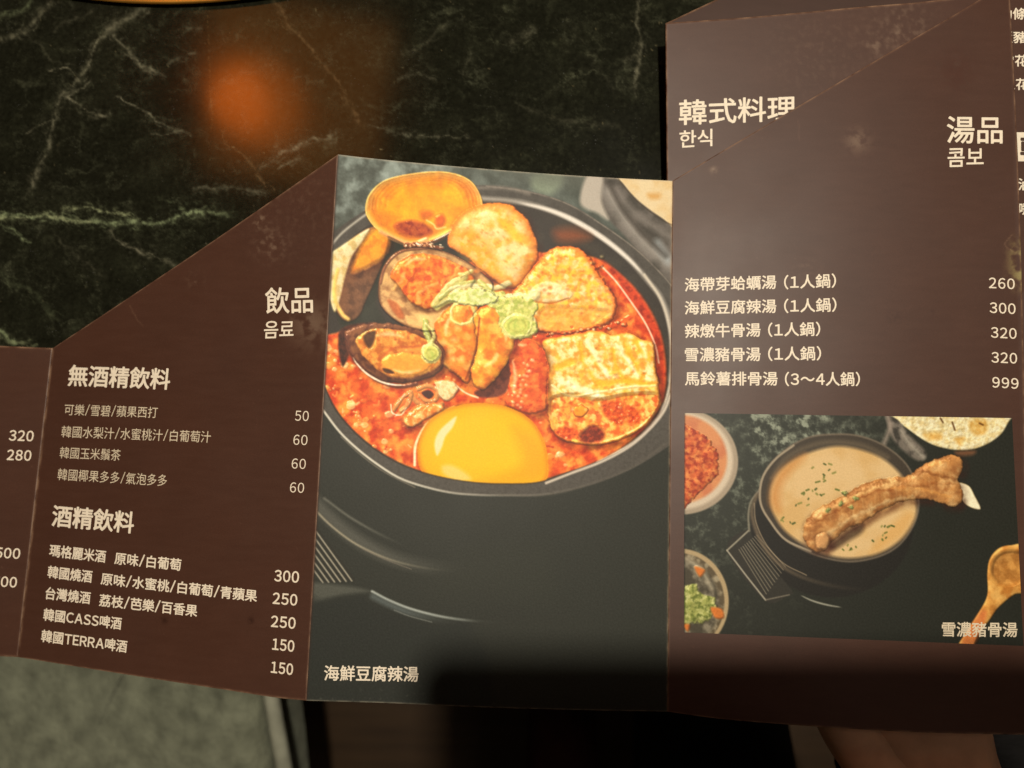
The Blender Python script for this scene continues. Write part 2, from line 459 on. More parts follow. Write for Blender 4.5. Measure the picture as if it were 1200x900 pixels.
def lettering(sh, parent, body, bl, br, h, mat=None, offset=0.018, lift=0.00006, up=None):
    v, f = glyphs(body)
    x0, x1 = v[:, 0].min(), v[:, 0].max(); y0, y1 = v[:, 1].min(), v[:, 1].max()
    u = (v[:, 0] - x0) / (x1 - x0); t = (v[:, 1] - y0) / (y1 - y0)
    bl = np.array(bl, float); br = np.array(br, float)
    if up is None:
        a, b = sh.st(*((bl + br) / 2))
        A, B, Cc, D = sh.q
        e = (A - D) * (1 - a) + (B - Cc) * a; up = e / np.linalg.norm(e)
    up = np.array(up, float)
    P = bl[None] + u[:, None] * (br - bl)[None] + t[:, None] * up[None] * h
    # heavier weight: the outline repeated round a small circle, each layer of ink 3 microns higher
    rw = offset * 1.25 * h; nk = 7 if rw > 0.12 else 1
    VV = []; FF = []
    for k in range(nk):
        dx, dy = (rw * math.cos(k * 2 * math.pi / nk), rw * math.sin(k * 2 * math.pi / nk)) if nk > 1 else (0, 0)
        VV.append(sh.at(P[:, 0] + dx, P[:, 1] + dy, lift + 3e-6 * k)); FF += [[i + k * len(v) for i in q] for q in f]
    return mesh_obj('lettering', np.vstack(VV), FF, mat or M_ink, parent, False)

D_ = dict(t0=.3249, b0=.3116, t1=.2942, b1=.2751, t2=.3038, b2=.2830, t3=.3053, b3=.2793)
S1 = Sheet((-75, 402), (62, 408), (21, 770), (-110, 764), (.3268, .3249, .3116, .3142))
S2 = Sheet((62, 408), (396, 181), (359, 821), (21, 770), (.3249, .2942, .2751, .3116), bow=0.0010,
           top=[(150, 349.5), (235, 292.5), (320, 234)], bot=[(120, 786), (190, 797), (265, 808.5), (320, 817)])
S3 = Sheet((396, 181), (788, 212), (782, 834), (359, 821), (.2942, .3038, .2830, .2751), bow=0.0006,
           top=[(430, 185), (500, 192), (620, 202), (710, 208)], bot=[(460, 824), (570, 829), (680, 832)])
S4 = Sheet((788, 212), (1182, -28), (1206, 861), (782, 834), (.3038, .3053, .2793, .2830), bow=0.0022,
           top=[(850, 175), (950, 116), (1050, 57), (1147, 0)], bot=[(850, 843), (950, 851), (1050, 857), (1140, 860)],
           right=[(1184, 10), (1191, 150), (1197, 320), (1202, 560), (1205, 760)])
BROWN = rgb(69, 43, 32)

def card(name, sh, parent, step=1.6, seed=0, marks=(), label=None, base=BROWN):
    A, B, Cc, D = sh.q
    nc = int(max(np.linalg.norm(B - A), np.linalg.norm(Cc - D)) / step); nr = int(max(np.linalg.norm(D - A), np.linalg.norm(Cc - B)) / step)
    X, Y = sh.border(nr, nc)
    cv = Canvas(X, Y, base)
    cv.C *= (1 + 0.05 * fbm(X, Y, 60, 5, seed))[..., None]
    # small scuffs and pinprick wear
    sp = fbm(X, Y, 5, 2, seed + 20); cv.C += (0.045 * smooth01(sp, 0.62, 0.8))[..., None] * rgb(255, 235, 205)
    fib = fbm(X * 0.2, Y * 1.0, 7, 3, seed + 31); cv.C += (0.012 * fib)[..., None]
    # rubbed border
    u = np.linspace(0, 1, nc)[None]; v = np.linspace(0, 1, nr)[:, None]
    wpx = np.minimum(np.minimum(u, 1 - u) * nc, np.minimum(v, 1 - v) * nr) * step
    rub = np.clip(0.75 + 1.3 * fbm(X, Y, 16, 4, seed + 3), 0, 1.2)
    e = np.exp(-(wpx / 1.45) ** 2) * rub * 0.8
    cv.C = cv.C * (1 - e[..., None]) + rgb(150, 120, 96) * e[..., None]
    for f in marks: f(cv)
    o = sheet_mesh(name, sh, X, Y, M_card, parent, lin(np.clip(cv.C, 0, 1)))
    if label: o['label'] = label
    return o

def smudge(x, y, r, a, c=(165, 150, 128), sc=7, seed=1, thr=0.1):
    def f(cv):
        X, Y = cv.X, cv.Y
        m = np.exp(-(((X - x) ** 2 + (Y - y) ** 2) / r ** 2)) * smooth01(fbm(X, Y, sc, 4, seed), thr - 0.15, thr + 0.35) * a
        cv.C = cv.C * (1 - m[..., None]) + rgb(*c) * m[..., None]
    return f
def scratch(pts, a=0.4, wd=0.9, c=(140, 112, 88), seed=2):
    return lambda cv: cv.stroke(pts, wd, rgb(*c), 1.4, a, warp=0.8, wsc=7, patchy=0.6, seed=seed)

# ---------------------------------------------------------------- the marble table
def build_table():
    S = 1 / F * 0.31
    # plane coordinates: evaluate print in the same picture of the slab that the veins were traced in
    def plane_pt(px, py):
        r = np.stack([(px - 600) / F, -(py - 450) / F, -np.ones_like(px)], -1)
        d = (nt @ ta) / (r @ nt)
        return W(r * d[..., None])
    xs = np.unique(np.r_[np.linspace(-900, -20, 12), np.arange(-20, 812, 1.35), np.linspace(812, 2200, 14)])
    ys = np.unique(np.r_[np.linspace(-1300, -14, 12), np.arange(-14, 432, 1.35), np.linspace(432, 640, 8)])
    X, Y = np.meshgrid(xs, ys)
    cv = Canvas(X, Y, rgb(26, 27, 19))
    n1 = fbm(X, Y, 70, 6, 3, 0.6); n2 = fbm(X, Y, 22, 5, 11, 0.65); n3 = fbm(X + 40 * n1, Y + 40 * n2, 34, 5, 21, 0.6)
    cv.C += (0.07 * smooth01(n1 + 0.6 * n2, -0.2, 0.8))[..., None] * rgb(165, 175, 135)
    cl = smooth01(n3, 0.12, 0.62) * smooth01(fbm(X, Y, 9, 4, 41, 0.7), -0.35, 0.5)
    cv.C += (0.20 * cl)[..., None] * rgb(190, 195, 165)
    # thin ridged hairlines
    rd = 1 - np.abs(fbm(X + 25 * n2, Y + 25 * n1, 55, 4, 61)) * 9
    for q_, (sc_a, am) in enumerate(((90, .16), (38, .12), (20, .09))):
        r2 = 1 - np.abs(fbm(X + 30 * n2 + 9 * q_, Y * 1.4 + 30 * n1, sc_a, 4, 161 + 9 * q_, .55)) * (13 - 2 * q_)
        cv.C += (am * np.clip(r2, 0, 1) ** 2.2 * smooth01(fbm(X, Y, 60, 3, 181 + q_), -0.05, 0.45))[..., None] * rgb(175, 182, 150)
    cv.C += (0.12 * np.clip(rd, 0, 1) ** 2 * smooth01(n2, -0.1, 0.4))[..., None] * rgb(170, 175, 140)
    G = rgb(124, 136, 102); GY = rgb(118, 116, 96); LG = rgb(146, 154, 116); TN = rgb(104, 84, 58)
    V = [([(-8, 253), (30, 254), (60, 253), (100, 258), (150, 262), (190, 262), (215, 252), (250, 248), (285, 259)], 5.0, G, .85),
         ([(-8, 256), (40, 256), (80, 257), (120, 262)], 3.0, LG, .8), ([(70, 247), (100, 243), (135, 249), (165, 255)], 2.6, LG, .8),
         ([(0, 262), (20, 275), (40, 287)], 2, G, .7), ([(124, 268), (145, 285), (165, 292), (182, 302)], 2.6, GY, .7),
         ([(190, -4), (150, 20), (125, 38), (110, 55), (100, 80), (85, 100), (72, 115), (62, 145), (55, 180), (40, 215), (20, 240)], 5, GY, .62),
         ([(170, 6), (140, 28), (122, 40)], 8, GY, .4), ([(130, 35), (145, 50), (155, 68), (175, 80), (200, 91)], 3.4, GY, .8),
         ([(78, 113), (95, 125), (115, 135), (135, 134)], 3, GY, .75), ([(110, 92), (92, 104), (72, 115)], 2, GY, .6),
         ([(138, 113), (160, 128), (180, 142), (205, 152), (230, 163)], 2.3, GY, .9), ([(172, 156), (195, 157), (215, 153)], 1.8, GY, .5),
         ([(57, 82), (75, 80), (88, 87)], 1.6, GY, .7), ([(65, 138), (45, 148), (28, 160)], 1.8, GY, .5),
         ([(0, 45), (20, 41), (40, 28), (55, 10), (62, -4)], 6, GY, .5), ([(-4, 20), (20, 12), (40, -2)], 4, G, .45),
         ([(60, 38), (90, 20), (110, 8)], 5, GY, .3), ([(192, 79), (215, 67), (234, 62)], 4, GY, .45), ([(215, 33), (240, 33)], 4, GY, .35),
         ([(320, -3), (335, 25), (355, 45), (375, 70), (400, 100), (412, 130), (432, 158)], 4.2, TN, .6),
         ([(300, 202), (330, 180), (355, 170), (385, 162), (402, 152)], 4.5, GY, .7), ([(325, 199), (345, 191), (354, 184)], 3.2, GY, .6),
         ([(222, 226), (260, 221), (290, 222), (322, 229)], 5, GY, .5), ([(262, 150), (270, 170), (295, 196), (322, 230)], 1.6, TN, .55),
         ([(300, 205), (322, 229)], 1.4, TN, .6), ([(220, 245), (200, 238), (180, 232)], 3, G, .3),
         ([(749, -4), (747, 30), (751, 60), (745, 90), (743, 122)], 4.5, GY, .55), ([(752, 60), (738, 70), (728, 75)], 7, GY, .3),
         ([(596, 55), (615, 42), (632, 33)], 8, GY, .35), ([(430, 148), (470, 154), (500, 158), (562, 163)], 2.2, GY, .5),
         ([(465, 90), (490, 88), (512, 95)], 3, GY, .4), ([(470, 66), (500, 50), (528, 22)], 4, GY, .3), ([(540, 90), (546, 75), (556, 60)], 4, GY, .28),
         ([(660, 20), (690, 60), (720, 110)], 5, GY, .15), ([(600, 120), (660, 140), (740, 150)], 6, GY, .22),
         ([(-4, 384), (10, 394), (22, 404)], 5, G, .7), ([(-4, 396), (25, 402), (45, 404)], 3, LG, .5), ([(176, 298), (190, 305), (208, 311)], 2.5, GY, .6),
         ([(60, 270), (90, 300), (130, 330)], 4, GY, .25), ([(0, 320), (40, 345), (70, 380)], 5, G, .25), ([(20, 30), (60, 70), (90, 75)], 3, GY, .25)]
    for k, (p, wd, c, a) in enumerate(V):
        P = spline(p, False); pad = 26
        q = cv.sub(P[:, 0].min() - pad, P[:, 1].min() - pad, P[:, 0].max() + pad, P[:, 1].max() + pad)
        if q is None: continue
        x, y = X[q], Y[q]
        x2 = x + 7 * fbm(x, y, 30, 3, k) + 2.2 * fbm(x, y, 7, 3, k + 40); y2 = y + 7 * fbm(x, y, 30, 3, k + 9) + 2.2 * fbm(x, y, 7, 3, k + 60)
        d, par, _ = cv._dist(P, x2, y2, False)
        ends = smooth01(par, 0, .06) * smooth01(1 - par, 0, .12) if p[0][0] > 4 else smooth01(1 - par, 0, .12)
        ww = wd * (0.24 + 0.50 * np.clip(0.5 + fbm(x, y, 24, 2, k + 5), 0, 1.2))
        core = np.exp(-(d / ww) ** 1.6) * np.clip(0.55 + 1.1 * fbm(x, y, 10, 4, k + 12, .65), 0, 1)
        side = np.exp(-d / (wd * 2.0 + 1)) * smooth01(fbm(x, y, 6, 4, k + 30, .7), -.05, .5) * 0.55
        strand = np.exp(-(np.abs(d - wd * 1.1 - 3.5 * fbm(x, y, 18, 2, k + 70)) / 0.8) ** 1.5) * smooth01(fbm(x, y, 20, 2, k + 80), 0.05, .4) * .5
        m = np.clip(core * 1.15 + side + strand, 0, 1) * min(a * 1.3, 1) * ends
        cv.C[q] = cv.C[q] * (1 - m[..., None]) + c * (1 + 0.25 * fbm(x, y, 12, 3, k + 2))[..., None] * m[..., None]
    # chips along the edge of the filled joint
    for k in range(26):
        y = 18 + k * 5.2 + _rs.randn(); x = 243 + (y - 18) * 0.04 + _rs.randn() * 0.7
        cv.stroke([(x, y), (x + 0.3, y + 1.5 + 2 * _rs.rand())], 1.0, rgb(130, 100, 60), 1.0, 0.2 + 0.5 * _rs.rand(), cv=False)
    for k in range(170):      # crumbs of dust and light crystals
        x, y = _rs.rand() * 790, _rs.rand() * 420; r = 0.5 + 1.0 * _rs.rand() ** 2
        cv.stroke([(x, y), (x + _rs.randn() * 1.2, y + _rs.randn() * 1.2)], r, rgb(165, 150, 110), 0.9, 0.25 + 0.5 * _rs.rand() ** 2, cv=False)
    root = empty('marble_table', W(vs(300, 200, .31)) * [1, 1, 0], 'dark green black marble table with pale veins under both menus', 'table')
    Cc = lin(np.clip(cv.C, 0, 1)) * 0.8
    P = plane_pt(X, Y)
    P[..., 2] = 0
    nr, nc = X.shape
    top = mesh_obj('table_top', P.reshape(-1, 3), grid_faces(nr, nc), M_marble, root, True, Cc.reshape(-1, 3))
    # slab edge: a skirt under the border
    b = [P[0, 0], P[0, -1], P[-1, -1], P[-1, 0]]
    v = []; f = []
    prof = [(0.0, -0.0002), (0.0015, -0.0015), (0.002, -0.004), (0.002, -0.028), (0.0, -0.030)]
    cen = np.mean(b, 0)
    for dx, z in prof:
        for p in b:
            q = p + (p - cen) / np.linalg.norm((p - cen)[:2]) * dx; v.append((q[0], q[1], z))
    for i in range(len(prof) - 1):
        for j in range(4):
            f.append((i * 4 + j, i * 4 + (j + 1) % 4, i * 4 + 4 + (j + 1) % 4, i * 4 + 4 + j))
    f.append(tuple(range(len(v) - 4, len(v))))
    mesh_obj('table_edge', v, f, simple('stone_edge', (0.012, 0.013, 0.009), 0.3, 0.5, nscale=60, namt=0.4), root, False)
    return root
TABLE = build_table()
print('table', time.time() - T00)

# ---------------------------------------------------------------- brass grill ring at the far side of the table
def lathe(prof, seg=128):
    v = []; f = []
    for r, z in prof:
        for k in range(seg):
            a = 2 * math.pi * k / seg; v.append((r * math.cos(a), r * math.sin(a), z))
    for i in range(len(prof) - 1):
        for k in range(seg):
            f.append((i * seg + k, i * seg + (k + 1) % seg, (i + 1) * seg + (k + 1) % seg, (i + 1) * seg + k))
    return np.array(v), f
def table_pt(px, py):
    r = np.array([(px - 600) / F, -(py - 450) / F, -1.]); return W(r * ((nt @ ta) / (r @ nt)))
rc = table_pt(228, 8.5); R0 = 0.30
ring_c = np.array([rc[0], rc[1] + R0, 0.0])
ring = empty('brass_dish', ring_c, 'round amber brass dish, its rim just showing beyond the far side', 'dish')
v, f = lathe([(0.05, 0.0012), (R0 - 0.04, 0.0012), (R0 - 0.012, 0.0016), (R0 - 0.006, 0.0028), (R0 - 0.001, 0.0034), (R0, 0.0028), (R0 - 0.0006, 0.0018), (R0 - 0.003, 0.0008), (0.05, 0.0008)], 200)
mesh_obj('dish_body', v + ring_c, f, simple('amber_brass', (0.95, 0.45, 0.07), 0.38, 0.5, metal=0.9, nscale=40, namt=0.2), ring)
v, f = lathe([(0.0005, 0.0016), (0.06, 0.0018), (0.06, 0.0013), (0.0005, 0.0013)], 64)
mesh_obj('dish_centre', v + ring_c, f, simple('dark_iron', (0.03, 0.028, 0.026), 0.5, 0.5, nscale=80, namt=0.3), ring)

# ---------------------------------------------------------------- second menu, lying under the first on the right
BM = empty('folded_menu', W(vs(960, 250, .305)) * [1, 1, 0], 'dark brown folded menu lying under the opened one, headed 韓式料理', 'menu', group='restaurant menus')
def on_table(pts, gap):
    r = [(nt @ ta) / (np.array([(x - 600) / F, -(y - 450) / F, -1.]) @ nt) for x, y in pts]
    return [float(d) - gap for d in r]
SB = Sheet((780, 27), (1240, -22), (1236, 470), (784, 470), (.3066, .3060, .3000, .3040), bow=0.0004, top=[(880, 20), (1010, 8), (1100, 0)])
SB2 = Sheet((780, 27.5), (1240, -190), (1236, 300), (781, 300), on_table(((780, 27.5), (1240, -190), (1236, 300), (781, 300)), .0016))
SB3 = Sheet((781, 29), (1238, -18), (1234, 472), (785, 471), on_table(((781, 29), (1238, -18), (1234, 472), (785, 471)), .0008))
pb3 = card('page', SB3, BM, 6, 5)
pb2 = card('page', SB2, BM, 4, 6, label='lower page folded behind, its slanted corner sticking out', base=BROWN * 0.85)
pb = card('page', SB, BM, 1.8, 7, marks=[smudge(1032, 45, 24, 0.35, seed=12, sc=12), smudge(1060, 33, 34, 0.28, seed=13), smudge(960, 60, 60, 0.10, seed=14)],
          label='upper page with the heading 韓式料理')
lettering(SB, pb, '韓式料理', (796, 146.5), (932, 141), 29, offset=0.013, up=(0.0, -1))
lettering(SB, pb, '한식', (796.5, 173.5), (834.5, 171), 20, offset=0.012, up=(0.0, -1))
for body, y, x in (('肋條', 22.5, 1170.5), ('阪豬', 50, 1171.5), ('雪花', 77.5, 1173), ('五花', 105, 1174)):
    lettering(SB, pb, body, (x, y), (x + 32, y + 0.5), 13.5, offset=0.016, up=(0, -1))
# cream label block with dark lettering
bx = np.linspace(1191.5, 1232, 6); by = np.linspace(155, 189, 6)
XX, YY = np.meshgrid(bx, by); XX = XX + (YY - 155) * 0.05
mesh_obj('label_block', SB.at(XX, YY, 0.00005), grid_faces(6, 6), M_ink, pb)
lettering(SB, pb, '韓', (1196.5, 186), (1222, 186.5), 27, M_brownink, 0.03, lift=0.0001, up=(0, -1))
lettering(SB, pb, '滷肉', (1193.5, 223), (1224, 223), 14, offset=0.014, up=(0, -1))
lettering(SB, pb, '嘴邊', (1194.5, 251.5), (1226, 252), 14, offset=0.014, up=(0, -1))

# ---------------------------------------------------------------- the opened menu
MN = empty('opened_menu', W(vs(560, 560, .305)) * [1, 1, 0], 'opened zigzag menu with drink list, large stew photo and soup list', 'menu', group='restaurant menus')
p1 = card('panel', S1, MN, 2.2, 1, label='leftmost narrow panel cut by the frame, prices only')
p2 = card('panel', S2, MN, 1.6, 2, label='slanted drinks panel headed 飲品',
          marks=[smudge(318, 286, 18, 0.35, seed=3, thr=0.05), smudge(306, 260, 9, .5, seed=5), smudge(366, 380, 26, 0.35, seed=8, sc=14, thr=-.2), smudge(345, 240, 60, 0.10, seed=6),
                 scratch([(152, 358), (158, 370), (167, 382)]), scratch([(100, 470), (140, 474)], .15), smudge(230, 330, 10, .25, seed=9),
                 smudge(193, 727, 4, .6, (40, 20, 12), 3, 4, -.4), smudge(294, 727, 3.5, .7, (40, 18, 10), 3, 4, -.4)])
p3 = card('panel', S3, MN, 2.2, 3, label='middle panel filled with the photograph of seafood tofu stew', base=rgb(60, 52, 44))
def olive(cv):
    X, Y = cv.X, cv.Y
    edge = smooth01(X, 1172, 1198) * smooth01(Y, 268, 300) * (1 - smooth01(Y, 322, 350))
    m = edge * smooth01(fbm(X, Y, 12, 4, 91) + 0.25, 0.0, 0.5) * 0.85
    cv.C = cv.C * (1 - m[..., None]) + rgb(150, 140, 88) * m[..., None]
p4 = card('panel', S4, MN, 1.6, 4, label='right panel headed 湯品 with the soup price list',
          marks=[olive, smudge(1005, 165, 13, 0.35, seed=15, sc=10, thr=-0.2), smudge(1120, 85, 22, 0.35, (62, 24, 10), 12, 16, -.3), smudge(836, 199, 4, .5, seed=3, thr=-.3),
                 smudge(945, 320, 16, .15, seed=18), smudge(1048, 372, 9, .4, (50, 26, 18), 5, 5, -.1), smudge(1092, 366, 4, .4, (50, 26, 18), 5, 5, -.1), scratch([(900, 145), (925, 128), (950, 115)], .35), scratch([(935, 140), (937, 165)], .2), scratch([(1186, 275), (1178, 287), (1192, 298)], .5)])

L = lettering
L(S2, p2, '飲品', (311.5, 367.5), (366.5, 366), 30, offset=0.012, up=(-0.02, -1))
L(S2, p2, '음료', (309, 396.5), (343.5, 395.5), 20, offset=0.010)
L(S2, p2, '無酒精飲料', (79.5, 452), (198, 456.5), 24.5, offset=0.018)
for b_, l_, r_, h_ in (('可樂/雪碧/蘋果西打', (75, 486.5), (184, 490), 13.5), ('韓國水梨汁/水蜜桃汁/白葡萄汁', (71.5, 512.5), (246.5, 519), 14),
                       ('韓國玉米鬚茶', (69.5, 537), (140.5, 540), 13.5), ('韓國椰果多多/氣泡多多', (67, 562.5), (195, 570), 14)):
    L(S2, p2, b_, l_, r_, h_, M_ink2, offset=0.006)
for b_, l_, r_ in (('50', (345.5, 493), (361.5, 493.6)), ('60', (343.5, 521.2), (360, 521.8)), ('60', (341.5, 549), (358, 549.8)), ('60', (339.5, 577), (356, 577.8))):
    L(S2, p2, b_, l_, r_, 12, offset=0.004)
L(S2, p2, '酒精飲料', (60.5, 616.5), (155.5, 625), 25, offset=0.018)
for b_, l_, r_ in (('瑪格麗米酒', (57.5, 652), (123, 659.5)), ('原味/白葡萄', (134, 661), (211.5, 669)), ('韓國燒酒', (55.5, 677), (107, 683)),
                   ('原味/水蜜桃/白葡萄/青蘋果', (118, 685), (300.5, 705.5)), ('台灣燒酒', (53, 702), (105, 708)), ('荔枝/芭樂/百香果', (116, 710), (230.5, 723)),
                   ('韓國CASS啤酒', (50.5, 727), (141.5, 738)), ('韓國TERRA啤酒', (48, 752), (148, 765))):
    L(S2, p2, b_, l_, r_, 14.3, offset=0.016)
for b_, l_, r_ in (('300', (321.5, 681), (349.8, 683)), ('250', (319.5, 707.5), (347.8, 709.8)), ('250', (317.5, 734.5), (345.8, 737)),
                   ('150', (319, 761.2), (344.3, 764)), ('150', (317.5, 788.2), (342.8, 791.2))):
    L(S2, p2, b_, l_, r_, 13.2, offset=0.018)
for b_, l_, r_ in (('320', (10.3, 516.2), (38.6, 517.2)), ('280', (7.8, 539), (35.9, 540)), ('500', (-6, 653.5), (22.8, 655)), ('500', (-9.5, 687), (19, 688.6))):
    L(S1, p1, b_, l_, r_, 12.2, offset=0.016)
for b_, l_, r_, c_, d_ in (('海帶芽蛤蠣湯', (802.6, 341.8), (909.5, 338.4), (919, 339), (979.5, 337)),
                           ('海鮮豆腐辣湯', (802.6, 368.8), (909.5, 366.6), (919, 366.8), (980, 365.2)),
                           ('辣燉牛骨湯', (802.8, 396), (891, 394.4), (900.3, 394.8), (961, 393.6)),
                           ('雪濃豬骨湯', (802.8, 423.6), (891, 423), (900.3, 423), (962, 422.2)),
                           ('馬鈴薯排骨湯', (802.8, 451.6), (911, 451.6), (920, 452.4), (1007.5, 452.4))):
    L(S4, p4, b_, l_, r_, 16, offset=0.014, up=(0, -1))
    L(S4, p4, '(3~4人鍋)' if b_.startswith('馬') else '(1人鍋)', c_, d_, 16.5, offset=0.014, up=(0, -1))
for b_, l_, r_ in (('260', (1159, 337.6), (1189, 339)), ('300', (1160, 366.6), (1190, 368.2)), ('320', (1161.4, 395.6), (1191.2, 397.2)),
                   ('320', (1162, 424.8), (1191.8, 426.2)), ('999', (1163, 454), (1193.5, 455.8))):
    L(S4, p4, b_, l_, r_, 12.4, offset=0.010, up=(0, -1))
L(S4, p4, '湯品', (1110, 167.5), (1174.5, 168), 31, offset=0.012, up=(0, -1))
L(S4, p4, '콤보', (1110.7, 195.6), (1152.5, 194.6), 21.5, offset=0.010, up=(0, -1))
print('lettering', time.time() - T00)

# ---------------------------------------------------------------- printed photograph: seafood tofu stew (fills the middle panel)
def stew_print():
    nr, nc = 700, 448
    X, Y = S3.border(nr, nc)
    u = np.linspace(0, 1, nc)[None] * np.ones((nr, 1))
    cv = Canvas(X, Y, rgb(47, 49, 43))
    # blurred marble behind the pot
    n = fbm(X, Y, 26, 4, 5); n2 = fbm(X, Y, 12, 3, 8)
    top = 1 - smooth01(Y, 235, 330)
    t = (smooth01(n, -0.25, 0.45) * 0.75 + 0.25 * smooth01(n2, -0.3, 0.4)) * (1 - 0.65 * smooth01(X, 455, 600)) * top
    cv.C = cv.C * (1 - top[..., None] * 0.7) + rgb(84, 92, 84) * top[..., None] * 0.7
    cv.C = cv.C * (1 - t[..., None] * 0.8) + rgb(176, 192, 186) * t[..., None] * 0.8
    cv.fill([(625, 205), (652, 200), (660, 212), (645, 228), (625, 222)], rgb(150, 165, 140), soft=9, alpha=.7)
    cv.fill([(560, 196), (600, 198), (690, 203), (690, 222), (640, 215)], rgb(96, 100, 90), soft=14, alpha=.5)
    # metal rice bowl top right
    cv.fill([(692, 196), (800, 205), (800, 350), (770, 320), (735, 280), (705, 245)], rgb(104, 98, 92), rgb(70, 66, 60), sc=26, soft=4)
    cv.fill([(688, 206), (706, 206), (705, 235), (713, 257), (700, 250), (680, 238)], rgb(188, 180, 168), soft=5)
    cv.stroke([(712, 225), (735, 262), (760, 290), (785, 310)], 12, rgb(160, 155, 148), 12, .8)
    cv.stroke([(722, 222), (745, 250), (790, 282)], 7, rgb(130, 124, 118), 8, .7)
    cv.stroke([(770, 285), (783, 305)], 9, rgb(168, 178, 182), 9, .7)
    cv.stroke([(714, 215), (730, 245), (755, 275), (780, 300)], 5, rgb(62, 56, 50), 6, .7)
    cv.fill([(722, 200), (800, 200), (800, 268), (775, 255), (748, 235), (731, 216)], rgb(232, 212, 170), rgb(224, 190, 130), sc=22, amt=.6, soft=2)
    cv.fill([(759, 227), (773, 227), (772, 233), (762, 233)], rgb(214, 160, 84), soft=6, alpha=.8)
    cv.stroke([(722, 206), (731, 218), (748, 237), (775, 257), (792, 266)], 1.4, rgb(70, 60, 48), 1.6, .8)
    # pot rim: band, bright ring, inner wall
    ring = [(380, 320), (392, 300), (420, 272), (470, 245), (520, 234), (570, 233), (610, 237), (640, 245), (672, 258), (705, 278), (735, 302), (760, 330), (776, 352), (786, 385), (789, 420), (785, 455), (774, 484), (755, 507), (735, 524), (705, 541), (672, 555), (630, 566), (590, 569), (545, 567), (490, 554), (450, 535), (415, 508), (392, 478), (376, 440), (372, 380)]
    outer = [(350, 330), (382, 282), (410, 258), (450, 236), (510, 222), (570, 217), (620, 224), (665, 238), (705, 262), (745, 291), (775, 320), (800, 352), (812, 420), (800, 470), (775, 512), (735, 545), (690, 566), (640, 578), (590, 580), (530, 577), (470, 560), (420, 526), (378, 479), (350, 430)]
    cv.fill(outer, rgb(82, 78, 72), rgb(66, 62, 56), sc=14, amt=.6, soft=1.6)
    cv.stroke([(570, 218), (620, 225), (665, 239), (705, 263), (745, 292), (775, 321), (792, 341)], 1.3, rgb(160, 150, 138), 1.6, .75, patchy=.5)
    cv.stroke([(540, 221), (590, 220), (620, 227)], 4, rgb(140, 132, 122), 4, .7, patchy=.4)
    cv.stroke([(386, 290), (402, 272), (428, 252), (440, 246)], 2.4, rgb(196, 192, 178), 2.4, .95)
    cv.stroke([(386, 306), (402, 288), (430, 268)], 5, rgb(92, 86, 78), 5, .8)
    cv.fill(ring, rgb(56, 50, 44), rgb(64, 58, 50), sc=30, soft=1.8)
    cv.stroke([(550, 233), (570, 233), (610, 237), (640, 245), (672, 258), (705, 278), (735, 302), (760, 330), (776, 352), (786, 385), (788, 420), (786, 445)], 5.5, rgb(172, 166, 156), 4, .9)
    cv.stroke([(600, 236), (640, 245), (672, 258), (705, 278), (735, 302), (758, 326)], 5.5, rgb(238, 232, 222), 3, 1, taper=True)
    cv.stroke([(755, 322), (774, 350), (784, 382), (787, 415), (785, 450), (775, 482), (757, 505), (735, 523), (700, 541)], 3.0, rgb(216, 206, 188), 2.2, .95)
    cv.fill([(650, 270), (672, 268), (692, 278), (670, 284), (654, 282)], rgb(150, 78, 44), soft=13, alpha=.8)
    # red broth
    soup = [(374, 400), (376, 440), (392, 476), (415, 505), (450, 532), (490, 551), (545, 563), (590, 566), (630, 563), (672, 551), (705, 538), (735, 520), (757, 500), (774, 476), (780, 440), (776, 400), (764, 368), (742, 336), (715, 312), (690, 300), (640, 296), (560, 300), (480, 380), (420, 385), (395, 390)]
    cv.fill(soup, rgb(222, 98, 44), [rgb(242, 142, 62), rgb(196, 62, 32)], sc=22, soft=3, nz=1.5, ns=9, gloss=.3, base=1, seed=4)
    cv.fill([(705, 305), (742, 336), (764, 368), (776, 400), (780, 440), (776, 470), (772, 430), (762, 395), (740, 350)], rgb(196, 62, 34), rgb(150, 42, 24), sc=9, soft=6, base=1, nz=1, gloss=.2)
    cv.stroke([(705, 312), (722, 330), (741, 356), (757, 380), (768, 405), (772, 425)], 2.0, rgb(248, 196, 176), 1.6, .9)
    for k in range(150):      # fat drops, minced garlic and chilli
        a = _rs.rand() * 2 * math.pi; r = math.sqrt(_rs.rand())
        x, y = 580 + 188 * r * math.cos(a), 455 + 105 * r * math.sin(a)
        rr = 1.2 + 4.5 * _rs.rand() ** 2.2
        cc = [rgb(240, 150, 76), rgb(236, 116, 56), rgb(170, 46, 28), rgb(246, 196, 140), rgb(224, 96, 48)][_rs.randint(5)]
        cv.fill([(x + rr * math.cos(t) * (0.8 + .4 * _rs.rand()), y + rr * .8 * math.sin(t) * (0.8 + .4 * _rs.rand())) for t in np.linspace(0, 5.4, 6)], cc, soft=2.0, dome=rr * .35, R=rr, gloss=.5, base=1.5, alpha=.6)
    for k in range(120):
        a = _rs.rand() * 2 * math.pi; r = math.sqrt(.25 + .75 * _rs.rand())
        x, y = 580 + 186 * r * math.cos(a), 455 + 104 * r * math.sin(a); t = _rs.rand() * 3.14; l = 3 + 7 * _rs.rand()
        dx, dy = l * math.cos(t), l * .6 * math.sin(t)
        cv.stroke([(x, y), (x + dx * .5 + _rs.randn() * 2, y + dy * .5 + _rs.randn() * 2), (x + dx, y + dy)], .8 + 2.2 * _rs.rand(), [rgb(252, 206, 160), rgb(170, 44, 22), rgb(246, 150, 80), rgb(236, 110, 50)][k % 4], 1.4, .6, h=.8, gloss=.3)
